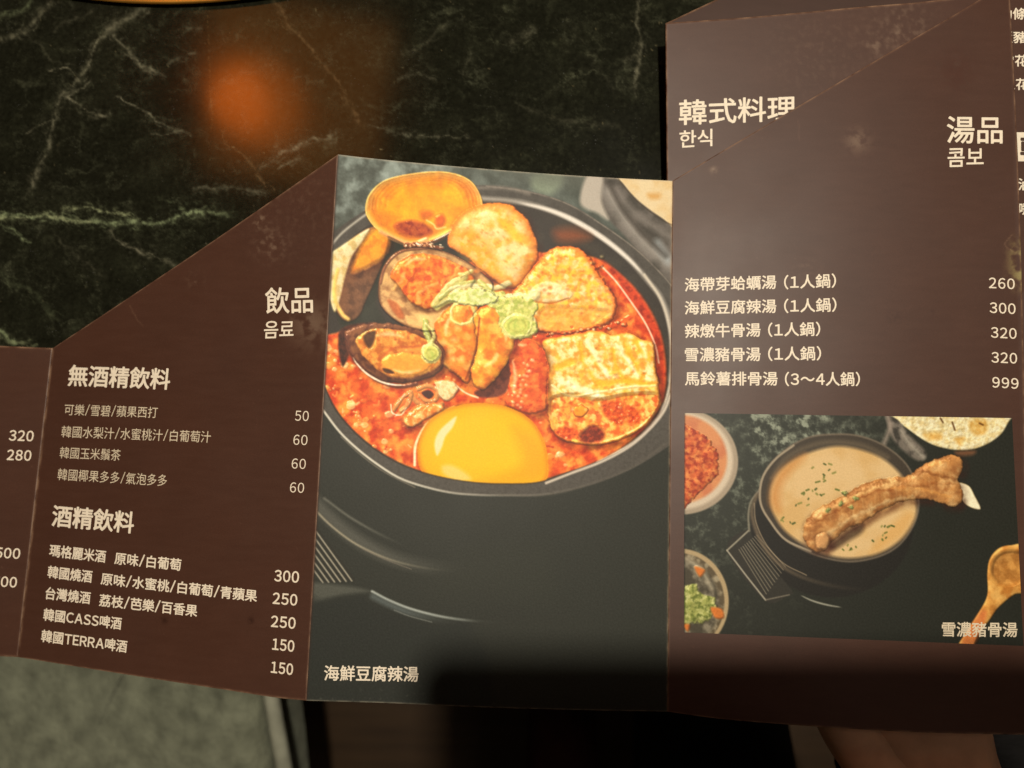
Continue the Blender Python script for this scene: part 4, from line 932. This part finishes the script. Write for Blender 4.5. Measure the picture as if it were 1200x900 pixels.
# ---------------------------------------------------------------- printed photograph: bone broth (lower right)
def broth_print():
    PS = Sheet((802, 484), (1186, 490), (1199.5, 757), (801.5, 741), (1, 1, 1, 1), bot=[(900, 745), (1000, 749), (1100, 753)])
    nr, nc = 330, 500
    X, Y = PS.border(nr, nc)
    cv = Canvas(X, Y, rgb(38, 40, 33))
    n = fbm(X, Y, 13, 5, 15, .65); nb = fbm(X, Y, 34, 3, 19)
    z = np.clip(1 - smooth01(X + 0.6 * (Y - 484), 900, 1130), 0, 1) * (0.45 + .55 * (1 - smooth01(Y, 560, 720)))
    hot = np.exp(-(((X - 935) / 75) ** 2 + ((Y - 500) / 38) ** 2))
    a = smooth01(n + .4 * nb, .0, .55) * z * .62 + hot * smooth01(n, -.25, .35) * .75
    a = np.clip(a, 0, 1)
    cv.C = cv.C * (1 - z[..., None] * .35) + rgb(70, 78, 68) * z[..., None] * .35
    cv.C = cv.C * (1 - a[..., None]) + rgb(150, 158, 140) * a[..., None]
    # kimchi dish
    el = lambda x, y, a_, b_, n_=16, r=0: [(x + a_ * math.cos(t) * math.cos(r) - b_ * math.sin(t) * math.sin(r), y + a_ * math.cos(t) * math.sin(r) + b_ * math.sin(t) * math.cos(r)) for t in np.linspace(0, 2 * math.pi, n_, endpoint=False)]
    cv.fill(el(798, 541, 67, 62), rgb(176, 160, 138), soft=2)
    cv.fill(el(797, 540, 62, 57), rgb(222, 206, 182), soft=4)
    cv.fill(el(796, 538, 56, 52), rgb(226, 150, 96), rgb(214, 128, 84), sc=20, soft=4)
    cv.fill([(796, 500), (812, 503), (828, 512), (840, 528), (842, 545), (838, 560), (826, 570), (812, 585), (796, 592)], rgb(218, 96, 44), [rgb(236, 134, 66), rgb(178, 56, 28)], sc=9, soft=2, warp=2, dome=6, R=12, nz=2, ns=9, gloss=.25, base=2)
    # salad dish
    cv.fill(el(797, 705, 57, 62), rgb(186, 164, 124), soft=2)
    cv.fill(el(796, 706, 53, 58), rgb(96, 84, 62), rgb(170, 158, 130), sc=12, soft=2)
    cv.fill(el(796, 708, 47, 52), rgb(74, 68, 54), rgb(140, 132, 112), sc=14, soft=5)
    cv.stroke([(805, 655), (822, 668), (834, 690)], 5, rgb(196, 186, 160), 5, .7)
    cv.fill([(798, 695), (815, 684), (822, 696), (836, 700), (840, 716), (828, 728), (812, 730), (798, 734)], rgb(158, 160, 82), [rgb(190, 188, 116), rgb(112, 122, 52)], sc=8, soft=2, warp=2, dome=4, R=8, nz=1.6, ns=8, gloss=.15, base=2)
    for p in ([(833, 712), (846, 714), (848, 724), (838, 724)], [(814, 664), (826, 668), (820, 676)], [(800, 732), (808, 732), (806, 740)]):
        cv.fill(p, rgb(214, 112, 40), soft=3, base=3, dome=2)
    # metal bowl with rice, top right
    cv.fill([(1038, 480), (1052, 480), (1062, 505), (1085, 530), (1076, 540), (1052, 522), (1042, 505)], rgb(120, 112, 102), rgb(60, 56, 50), sc=11, soft=4)
    cv.stroke([(1040, 486), (1043, 500), (1036, 520)], 5, rgb(176, 160, 146), 5, .7)
    cv.stroke([(1056, 505), (1068, 522), (1082, 536)], 5, rgb(184, 176, 160), 5, .7)
    cv.fill([(1048, 478), (1200, 478), (1200, 490), (1186, 490), (1174, 508), (1158, 520), (1138, 527), (1115, 527), (1090, 520), (1068, 506), (1054, 494)], rgb(232, 216, 172), [rgb(240, 226, 190), rgb(222, 196, 140)], sc=9, soft=1.8, dome=3, R=8, nz=1.6, ns=5, base=2, gloss=.1)
    for p in ([(1082, 508), (1100, 506), (1104, 514), (1090, 516)], [(1136, 494), (1156, 492), (1156, 506), (1142, 510)], [(1118, 514), (1130, 512), (1126, 522)]):
        cv.fill(p, rgb(222, 164, 76), rgb(232, 190, 110), sc=5, soft=5, alpha=.85, base=4)
    for p in ([(1116, 495), (1119, 504)], [(1148, 496), (1152, 498)], [(1102, 490), (1105, 495)]):
        cv.stroke(p, 2, rgb(110, 66, 30), 1.6, .8, cv=False)
    cv.fill([(1120, 529), (1142, 528), (1140, 533), (1124, 534)], rgb(150, 96, 62), soft=5, alpha=.7)
    # pot stand with handle
    cv.fill(el(975, 612, 96, 88), rgb(34, 32, 28), soft=3)
    cv.fill([(852, 645), (877, 620), (884, 640), (905, 665), (928, 692), (924, 697), (897, 704)], rgb(50, 48, 42), soft=1.6)
    for k in range(10):
        x0, y0 = 862 + k * 2.3, 643 - k * 1.9
        cv.stroke([(x0 + 4, y0 + 1), (x0 + 36 - k * .4 + k * .6, y0 + 53 - k * 1.6)], 1.0, rgb(150, 142, 122), 1.0, .75, cv=False)
    cv.stroke([(852, 645), (874, 674), (897, 703)], 1.8, rgb(176, 170, 152), 1.3, .95, cv=False)
    cv.stroke([(897, 703), (925, 697)], 1.4, rgb(140, 132, 116), 1.3, .8, cv=False)
    cv.stroke([(852, 645), (864, 634), (877, 622)], 1.8, rgb(176, 170, 150), 1.3, .9, cv=False)
    cv.stroke([(890, 574), (880, 588), (877, 604), (878, 622)], 2.2, rgb(150, 144, 126), 1.8, .85)
    cv.stroke([(887, 580), (881, 598), (885, 618), (895, 640), (912, 660), (935, 674), (965, 684), (1000, 690), (1030, 690)], 4.5, rgb(126, 110, 88), 3, .7, fade=True)
    cv.stroke([(884, 590), (886, 612), (898, 638), (918, 660), (945, 674)], 1.2, rgb(186, 166, 136), 1.2, .7)
    cv.stroke([(937, 697), (952, 704), (970, 709), (988, 712)], 2.0, rgb(176, 176, 160), 1.6, .9, taper=True)
    # pot rim and broth
    rim = [(890, 577), (895, 556), (908, 538), (928, 522), (950, 512), (975, 509), (1002, 510), (1028, 518), (1050, 532), (1066, 550), (1075, 575), (1076, 598), (1068, 620), (1052, 640), (1030, 652), (1000, 658), (972, 655), (945, 646), (920, 632), (902, 610), (892, 592)]
    cv.fill(rim, rgb(66, 58, 48), soft=1.6)
    cv.stroke(rim, 2.2, rgb(120, 108, 92), 1.8, .85, closed=True)
    cv.stroke([(950, 646), (920, 632), (902, 610), (892, 592), (891, 572), (896, 555), (910, 537), (930, 522)], 2.4, rgb(178, 164, 140), 1.6, .9)
    cv.stroke([(905, 560), (920, 538), (945, 524), (975, 518), (1010, 522), (1040, 536)], 6, rgb(112, 98, 78), 5, .6)
    soup = [(903, 590), (904, 570), (914, 552), (932, 538), (955, 528), (980, 523), (1005, 526), (1032, 536), (1052, 552), (1066, 572), (1074, 595), (1068, 615), (1052, 635), (1030, 648), (1000, 654), (972, 651), (945, 640), (922, 624), (909, 607)]
    cv.fill(soup, rgb(232, 198, 142), rgb(224, 184, 120), sc=45, soft=5)
    m = [(903, 590), (904, 570), (914, 552), (932, 538), (944, 534), (925, 555), (915, 575), (914, 600)]
    cv.fill(m, rgb(212, 146, 76), soft=12, alpha=.8)
    cv.fill([(1040, 620), (1062, 600), (1070, 606), (1055, 630), (1020, 648)], rgb(228, 176, 100), soft=10, alpha=.7)
    cv.stroke([(1010, 612), (1030, 600), (1050, 592)], 10, rgb(206, 150, 84), 10, .7)
    cv.fill([(970, 640), (985, 628), (1002, 616), (1012, 614), (1010, 624), (995, 634), (978, 644)], rgb(92, 72, 50), soft=6, alpha=.9)
    for k in range(46):
        x, y = [(948, 585), (965, 560), (1040, 620), (1000, 640), (918, 612), (955, 580), (965, 553), (1030, 640)][k % 8]; x += _rs.randn() * 9; y += _rs.randn() * 7
        if ((x - 988) / 78) ** 2 + ((y - 590) / 58) ** 2 < 1:
            cv.stroke([(x, y), (x + 2.2 * _rs.randn(), y + 1.2)], 1.6 + _rs.rand(), [rgb(96, 110, 44), rgb(70, 86, 34), rgb(140, 140, 70)][k % 3], 1.2, .85, cv=False)
    # pork rib
    bone = [(941, 622), (943, 612), (953, 600), (970, 590), (992, 578), (1015, 566), (1040, 560), (1062, 558), (1078, 548), (1092, 540), (1104, 536), (1112, 533), (1122, 535), (1128, 543), (1126, 554), (1122, 562), (1128, 575), (1126, 590), (1114, 593), (1100, 588), (1082, 585), (1060, 587), (1045, 592), (1028, 600), (1010, 612), (992, 620), (978, 632), (966, 645), (955, 646), (944, 636)]
    cv.fill([(1122, 567), (1135, 569), (1142, 580), (1149, 597), (1130, 590)], rgb(230, 216, 184), soft=1.5, base=4, dome=1, edge=rgb(190, 170, 130), ew=1.2)
    cv.fill(bone, rgb(192, 126, 66), [rgb(220, 166, 104), rgb(168, 104, 54)], sc=22, soft=1.5, warp=1.2, dome=10, R=17, nz=.9, ns=11, gloss=.16, base=6, seed=7)
    for p, c_, w_ in (([(955, 612), (985, 596), (1015, 580), (1050, 572), (1085, 568), (1118, 566)], rgb(150, 76, 30), 2.5), ([(1080, 552), (1098, 556), (1120, 562)], rgb(118, 56, 22), 2.5),
                      ([(960, 606), (990, 588), (1020, 574), (1050, 566)], rgb(240, 190, 120), 3), ([(970, 626), (1000, 606), (1040, 588), (1070, 582)], rgb(232, 196, 140), 4), ([(1090, 545), (1110, 540)], rgb(232, 160, 80), 4),
                      ([(1045, 572), (1080, 574), (1112, 582)], rgb(232, 156, 74), 3)):
        cv.stroke(p, w_, c_, 3.5, .6, h=.6, warp=2, wsc=10, gloss=.15, patchy=.4)
    for k in range(22):
        x = 965 + k * 6.5; y = 606 - k * 2.0
        cv.stroke([(x, y - 7), (x + 3, y + 8)], 1.5, [rgb(150, 80, 36), rgb(232, 180, 116)][k % 2], 3, .3, h=.3, warp=2)
    cv.fill([(956, 628), (966, 624), (972, 632), (968, 642), (958, 642)], rgb(206, 146, 90), soft=2, base=14, dome=5, R=7, gloss=.3)
    for x, y in ((990, 578), (997, 594), (986, 590), (1003, 584), (970, 598)):
        cv.fill([(x + 3.2 * math.cos(t), y + 2.4 * math.sin(t)) for t in np.linspace(0, 5, 6)], rgb(136, 144, 78), rgb(170, 172, 104), sc=3, soft=1.8, base=18, dome=1, R=3, gloss=.15, warp=1.4, wsc=5, seed=int(x))
    # wooden spoon
    cv.fill([(1157, 672), (1160, 655), (1170, 643), (1184, 639), (1203, 642), (1203, 690), (1188, 697), (1170, 712), (1160, 726), (1146, 745), (1138, 760), (1122, 760), (1130, 744), (1148, 716), (1157, 697)], rgb(214, 148, 66), [rgb(226, 166, 84), rgb(190, 116, 44)], sc=22, soft=1.6, base=4, dome=4, R=8, gloss=.1)
    cv.fill([(1162, 672), (1165, 656), (1176, 647), (1190, 646), (1203, 650), (1203, 672), (1190, 684), (1172, 684)], rgb(176, 112, 48), rgb(206, 140, 66), sc=14, soft=5, base=3, dome=-5, R=14)
    cv.fill([(1148, 718), (1156, 722), (1140, 758), (1124, 760)], rgb(204, 100, 50), soft=5, alpha=.7, base=7)
    cv.shade(sat=.95, yel=.02, k=0.5, amb=.72, dif=.40)
    cv.C += (fbm(X, Y, 2.2, 2, 98) * .03)[..., None]
    e = np.exp(-(np.linspace(0, 1, nc)[None] * nc / 1.5) ** 2) * np.ones((nr, 1)); cv.C *= (1 - .5 * e[..., None])
    o = sheet_mesh('printed_photo', S4, X, Y, M_photo, p4, lin(np.clip(cv.C, 0, 1)) * .84, lift=0.00007, thick=0)
    o['label'] = 'milky bone broth in a black pot with a pork rib and wooden spoon'
broth_print()
L(S4, p4, '雪濃豬骨湯', (1104, 746), (1192, 746.5), 17, M_ink2, offset=0.014, lift=0.00013, up=(0, -1))
print('broth', time.time() - T00)

# ---------------------------------------------------------------- below the table: seat, floor
def solid_from_outline(name, pts, dtop, thick, mat, parent, round_=0.01, sub=14, rough_n=0.0):
    """padded block whose plan is the outline (view px at depth dtop)"""
    P = spline(pts, True, 6); Wp = np.array([W(vs(x, y, dtop)) for x, y in P]); z0 = Wp[:, 2].mean(); cen = Wp.mean(0)
    prof = []
    for a in np.linspace(0, math.pi / 2, 6): prof.append((round_ * (1 - math.sin(a)), round_ * (1 - math.cos(a))))
    rings = [(0.5, .0)]; V = []; f = []
    n = len(Wp)
    nrm_ = []
    for i in range(n):
        t = Wp[(i + 1) % n] - Wp[i - 1]; q = np.array([t[1], -t[0], 0]); q /= np.linalg.norm(q) + 1e-9
        if q @ (Wp[i] - cen) < 0: q = -q
        nrm_.append(q)
    nrm_ = np.array(nrm_)
    loops = []
    for k in (0.0, .25, .5, .75, .92):
        L_ = cen + (Wp - nrm_ * round_ - cen) * k; L_[:, 2] = z0 + 0.0001 * (1 - k); loops.append(L_)
    for a in np.linspace(0, math.pi / 2, 6):
        L_ = Wp - nrm_ * round_ * (1 - math.sin(a)); L_[:, 2] = z0 - round_ * (1 - math.cos(a)); loops.append(L_)
    L_ = Wp.copy(); L_[:, 2] = z0 - thick; loops.append(L_)
    V = np.vstack(loops)
    for i in range(len(loops) - 1):
        for j in range(n):
            f.append((i * n + j, i * n + (j + 1) % n, (i + 1) * n + (j + 1) % n, (i + 1) * n + j))
    return mesh_obj(name, V, f, mat, parent)
def tube(name, P, r, mat, parent, seg=12):
    P = np.array(P, float); V = []; f = []
    for i in range(len(P)):
        t = P[min(i + 1, len(P) - 1)] - P[max(i - 1, 0)]; t /= np.linalg.norm(t)
        a = np.cross(t, [0, 0, 1.]); a /= np.linalg.norm(a) + 1e-9; b = np.cross(t, a)
        rr = r if np.isscalar(r) else r[i]
        for k in range(seg):
            an = 2 * math.pi * k / seg; V.append(P[i] + rr * (math.cos(an) * a + math.sin(an) * b))
    for i in range(len(P) - 1):
        for k in range(seg):
            f.append((i * seg + k, i * seg + (k + 1) % seg, (i + 1) * seg + (k + 1) % seg, (i + 1) * seg + k))
    f.append(tuple(range(seg))); f.append(tuple(range((len(P) - 1) * seg, len(P) * seg)))
    return mesh_obj(name, V, f, mat, parent)

M_fabric = simple('grey_green_upholstery', (0.21, 0.22, 0.155), 0.9, 0.2, nscale=55, namt=0.35, bump=0.9, bscale=260, dist=0.003, sheen=0.1)
M_piping = simple('pale_piping', (0.34, 0.34, 0.26), 0.8, 0.2, nscale=60, namt=0.2)
DS = 0.62
seat = empty('upholstered_seat', W(vs(120, 900, DS)), 'grey green fabric bench seat with piped edge below the table', 'seat')
solid_from_outline('seat_cushion', [(-400, 560), (180, 560), (262, 600), (284, 700), (304, 830), (328, 1000), (334, 1200), (0, 1260), (-400, 1240)], DS, 0.10, M_fabric, seat, 0.02)
pp = spline([(276, 600), (299, 690), (319, 820), (341, 960), (352, 1180)], False, 10)
tube('piping', [W(vs(x, y, DS + 0.006)) for x, y in pp], 0.0065, M_piping, seat)
zf = -0.72
def floor():
    s = 3.0; n = 2
    v = [(-s, -s, zf), (s, -s, zf), (s, s, zf), (-s, s, zf)]
    m, t, b = nodemat('dark_brown_floor')
    tc_ = N(t, 'ShaderNodeTexCoord'); nz = N(t, 'ShaderNodeTexNoise'); nz.inputs['Scale'].default_value = 7; nz.inputs['Detail'].default_value = 8
    mp = N(t, 'ShaderNodeMapping'); mp.inputs['Scale'].default_value = (1, 9, 1)
    t.links.new(tc_.outputs['Object'], mp.inputs[0]); t.links.new(mp.outputs[0], nz.inputs['Vector'])
    rp = N(t, 'ShaderNodeValToRGB'); rp.color_ramp.elements[0].color = (0.028, 0.015, 0.007, 1); rp.color_ramp.elements[1].color = (0.085, 0.048, 0.022, 1)
    t.links.new(nz.outputs['Fac'], rp.inputs[0]); t.links.new(rp.outputs[0], b.inputs['Base Color']); b.inputs['Roughness'].default_value = 0.45
    o = mesh_obj('floor', v, [(0, 1, 2, 3)], m, None, False); tag(o, kind='structure')
    o['label'] = 'dark brown wooden floor far below the table edge'
floor()

# ---------------------------------------------------------------- the person: legs in dark trousers, hand under the menu
M_skin = simple('skin', (0.50, 0.25, 0.145), 0.5, 0.4, nscale=120, namt=0.12, bump=0.25, bscale=900, dist=0.0003, sss=0.15)
M_trouser = simple('black_trousers', (0.008, 0.007, 0.007), 0.85, 0.2, nscale=60, namt=0.3, bump=0.5, bscale=300, dist=0.001)
M_maroon = simple('dark_maroon_cloth', (0.035, 0.008, 0.005), 0.85, 0.2, nscale=60, namt=0.3, bump=0.5, bscale=300, dist=0.001)
def skinned(name, chains, mat, parent, sub=2):
    bm = bmesh.new(); lay = None
    me = bpy.data.meshes.new(name)
    verts = []; edges = []; rad = []
    idx = {}
    for ch in chains:
        prev = None
        for (key, p, r) in ch:
            if key in idx: i = idx[key]
            else:
                i = len(verts); idx[key] = i; verts.append(tuple(p)); rad.append(r)
            if prev is not None and (prev, i) not in edges: edges.append((prev, i))
            prev = i
    bm.free()
    wl = np.array(world_loc(parent)) if parent is not None else 0
    me.from_pydata([tuple(np.array(v) - wl) for v in verts], edges, [])
    o = bpy.data.objects.new(name, me); COL.objects.link(o)
    sk = o.modifiers.new('skin', 'SKIN'); sk.use_smooth_shade = True; sk.branch_smoothing = 0.6
    for i, r in enumerate(rad):
        me.skin_vertices[0].data[i].radius = (r, r) if np.isscalar(r) else r
    me.skin_vertices[0].data[0].use_root = True
    sb = o.modifiers.new('sub', 'SUBSURF'); sb.levels = sub; sb.render_levels = sub
    bpy.context.view_layer.update()
    dg = bpy.context.evaluated_depsgraph_get()
    m2 = bpy.data.meshes.new_from_object(o.evaluated_get(dg), depsgraph=dg)
    o.modifiers.clear(); o.data = m2; bpy.data.meshes.remove(me)
    m2.materials.clear(); m2.materials.append(mat)
    m2.polygons.foreach_set('use_smooth', np.ones(len(m2.polygons), bool))
    if parent is not None: o.parent = parent
    return o
person = empty('person', W(vs(900, 1100, .60)), 'seated person in black trousers, one bare hand holding the menu from below', 'person')
def pt(x, y, d): return W(vs(x, y, d))
ch = [[('w0', pt(1170, 1090, .335), .026), ('w1', pt(1125, 960, .320), (.029, .020)), ('p0', pt(1096, 880, .3075), (.033, .015)), ('p1', pt(1075, 800, .3025), (.037, .012)), ('p2', pt(1068, 750, .3010), (.036, .010))]]
for k, (ox, a, b, c, d, r) in enumerate([(-78, (-80, 730), (-88, 665), (-90, 625), (-84, 598), .0082), (-26, (-28, 715), (-30, 645), (-30, 595), (-26, 562), .0088),
                                         (26, (24, 715), (26, 645), (28, 598), (26, 566), .0086), (76, (70, 725), (78, 675), (80, 642), (80, 618), .0074)]):
    cx = 1068
    ch.append([('p2', None, None), ('f%da' % k, pt(cx + a[0], a[1], .3005), r * 1.15), ('f%db' % k, pt(cx + b[0], b[1], .2995), r), ('f%dc' % k, pt(cx + c[0], c[1], .2990), r * .92), ('f%dd' % k, pt(cx + d[0], d[1], .300), r * .8)])
ch.append([('w1', None, None), ('t0', pt(1030, 905, .3085), .0135), ('t1', pt(990, 850, .3035), .0118), ('t2', pt(962, 780, .3010), .0104), ('t3', pt(952, 725, .3005), .0085)])
skinned('hand', ch, M_skin, person)
skinned('sleeve', [[('e', pt(1088, 862, .342), .047), ('d', pt(1094, 890, .3435), .0485), ('c', pt(1150, 1040, .360), .050), ('b', pt(1230, 1300, .42), .055), ('a', pt(1330, 1700, .52), .06)]], M_trouser, person)
skinned('trouser_leg', [[('a', pt(1260, 1500, .66), .10), ('b', pt(1245, 1100, .64), .095), ('c', pt(1225, 800, .62), .080), ('d', pt(1215, 660, .70), .068), ('e', pt(1215, 640, 1.0), .05)]], M_trouser, person)
skinned('trouser_leg', [[('a', pt(880, 1500, .66), .10), ('b', pt(855, 1100, .64), .085), ('c', pt(830, 840, .62), .070), ('d', pt(820, 700, .70), .060), ('e', pt(820, 690, 1.0), .048)]], M_trouser, person)
skinned('shirt_hem', [[('a', pt(690, 1500, .70), .05), ('b', pt(672, 1150, .70), .045), ('c', pt(660, 900, .72), .040), ('d', pt(655, 760, .75), .034)]], M_maroon, person)

# ---------------------------------------------------------------- the phone that takes the picture (its body shades the lower right)
def phone():
    root = empty('smartphone', W(np.array([0.071, -0.034, 0.006])), 'black smartphone held level above the menu, just out of view', 'phone')
    x0, x1, y0, y1 = -0.0090, 0.169, -0.072, 0.0080
    R = 0.009
    def rr(i):
        P = []
        for cx, cy, a0 in ((x1 - R, y1 - R, 0), (x0 + R, y1 - R, 90), (x0 + R, y0 + R, 180), (x1 - R, y0 + R, 270)):
            for a in range(0, 91, 10):
                P.append((cx + (R - i) * math.cos(math.radians(a0 + a)), cy + (R - i) * math.sin(math.radians(a0 + a))))
        return P
    V = []; f = []; lv = [(0.0018, .0040), (0.0004, .0046), (0, .0060), (0, .0100), (.0004, .0112), (.0018, .0118)]
    n = len(rr(0))
    for i, z in lv:
        for x, y in rr(i): V.append(W(np.array([x, y, z])))
    for i in range(len(lv) - 1):
        for j in range(n): f.append((i * n + j, i * n + (j + 1) % n, (i + 1) * n + (j + 1) % n, (i + 1) * n + j))
    f.append(tuple(range(n))); f.append(tuple(range((len(lv) - 1) * n, len(lv) * n)))
    mesh_obj('phone_body', V, f, simple('phone_black', (0.015, 0.015, 0.017), 0.35, 0.5, nscale=50, namt=0.1), root, False)
    Ms = simple('phone_glass', (0.004, 0.004, 0.005), 0.08, 0.5, nscale=20, namt=0.05)
    V = [W(np.array([x, y, .0121])) for x, y in rr(.003)]
    V += [W(np.array([x, y, .0118])) for x, y in rr(.003)]
    f = [tuple(range(n))] + [(j, (j + 1) % n, n + (j + 1) % n, n + j) for j in range(n)]
    mesh_obj('screen', V, f, Ms, root, False)
    for (cx, cy) in ((0.0, -0.018), (0.0, -0.034)):
        V = []; f = []
        pr = [(0.0058, .0042), (0.0058, .0030), (0.0050, .0026), (0.0042, .0030), (0.0001, .0030)]
        for r, z in pr:
            for k in range(32): V.append(W(np.array([cx + r * math.cos(k * math.pi / 16), cy + r * math.sin(k * math.pi / 16), z])))
        for i in range(len(pr) - 1):
            for k in range(32): f.append((i * 32 + k, i * 32 + (k + 1) % 32, i * 32 + 32 + (k + 1) % 32, i * 32 + 32 + k))
        mesh_obj('lens', V, f, Ms, root)
phone()
print('done', time.time() - T00)
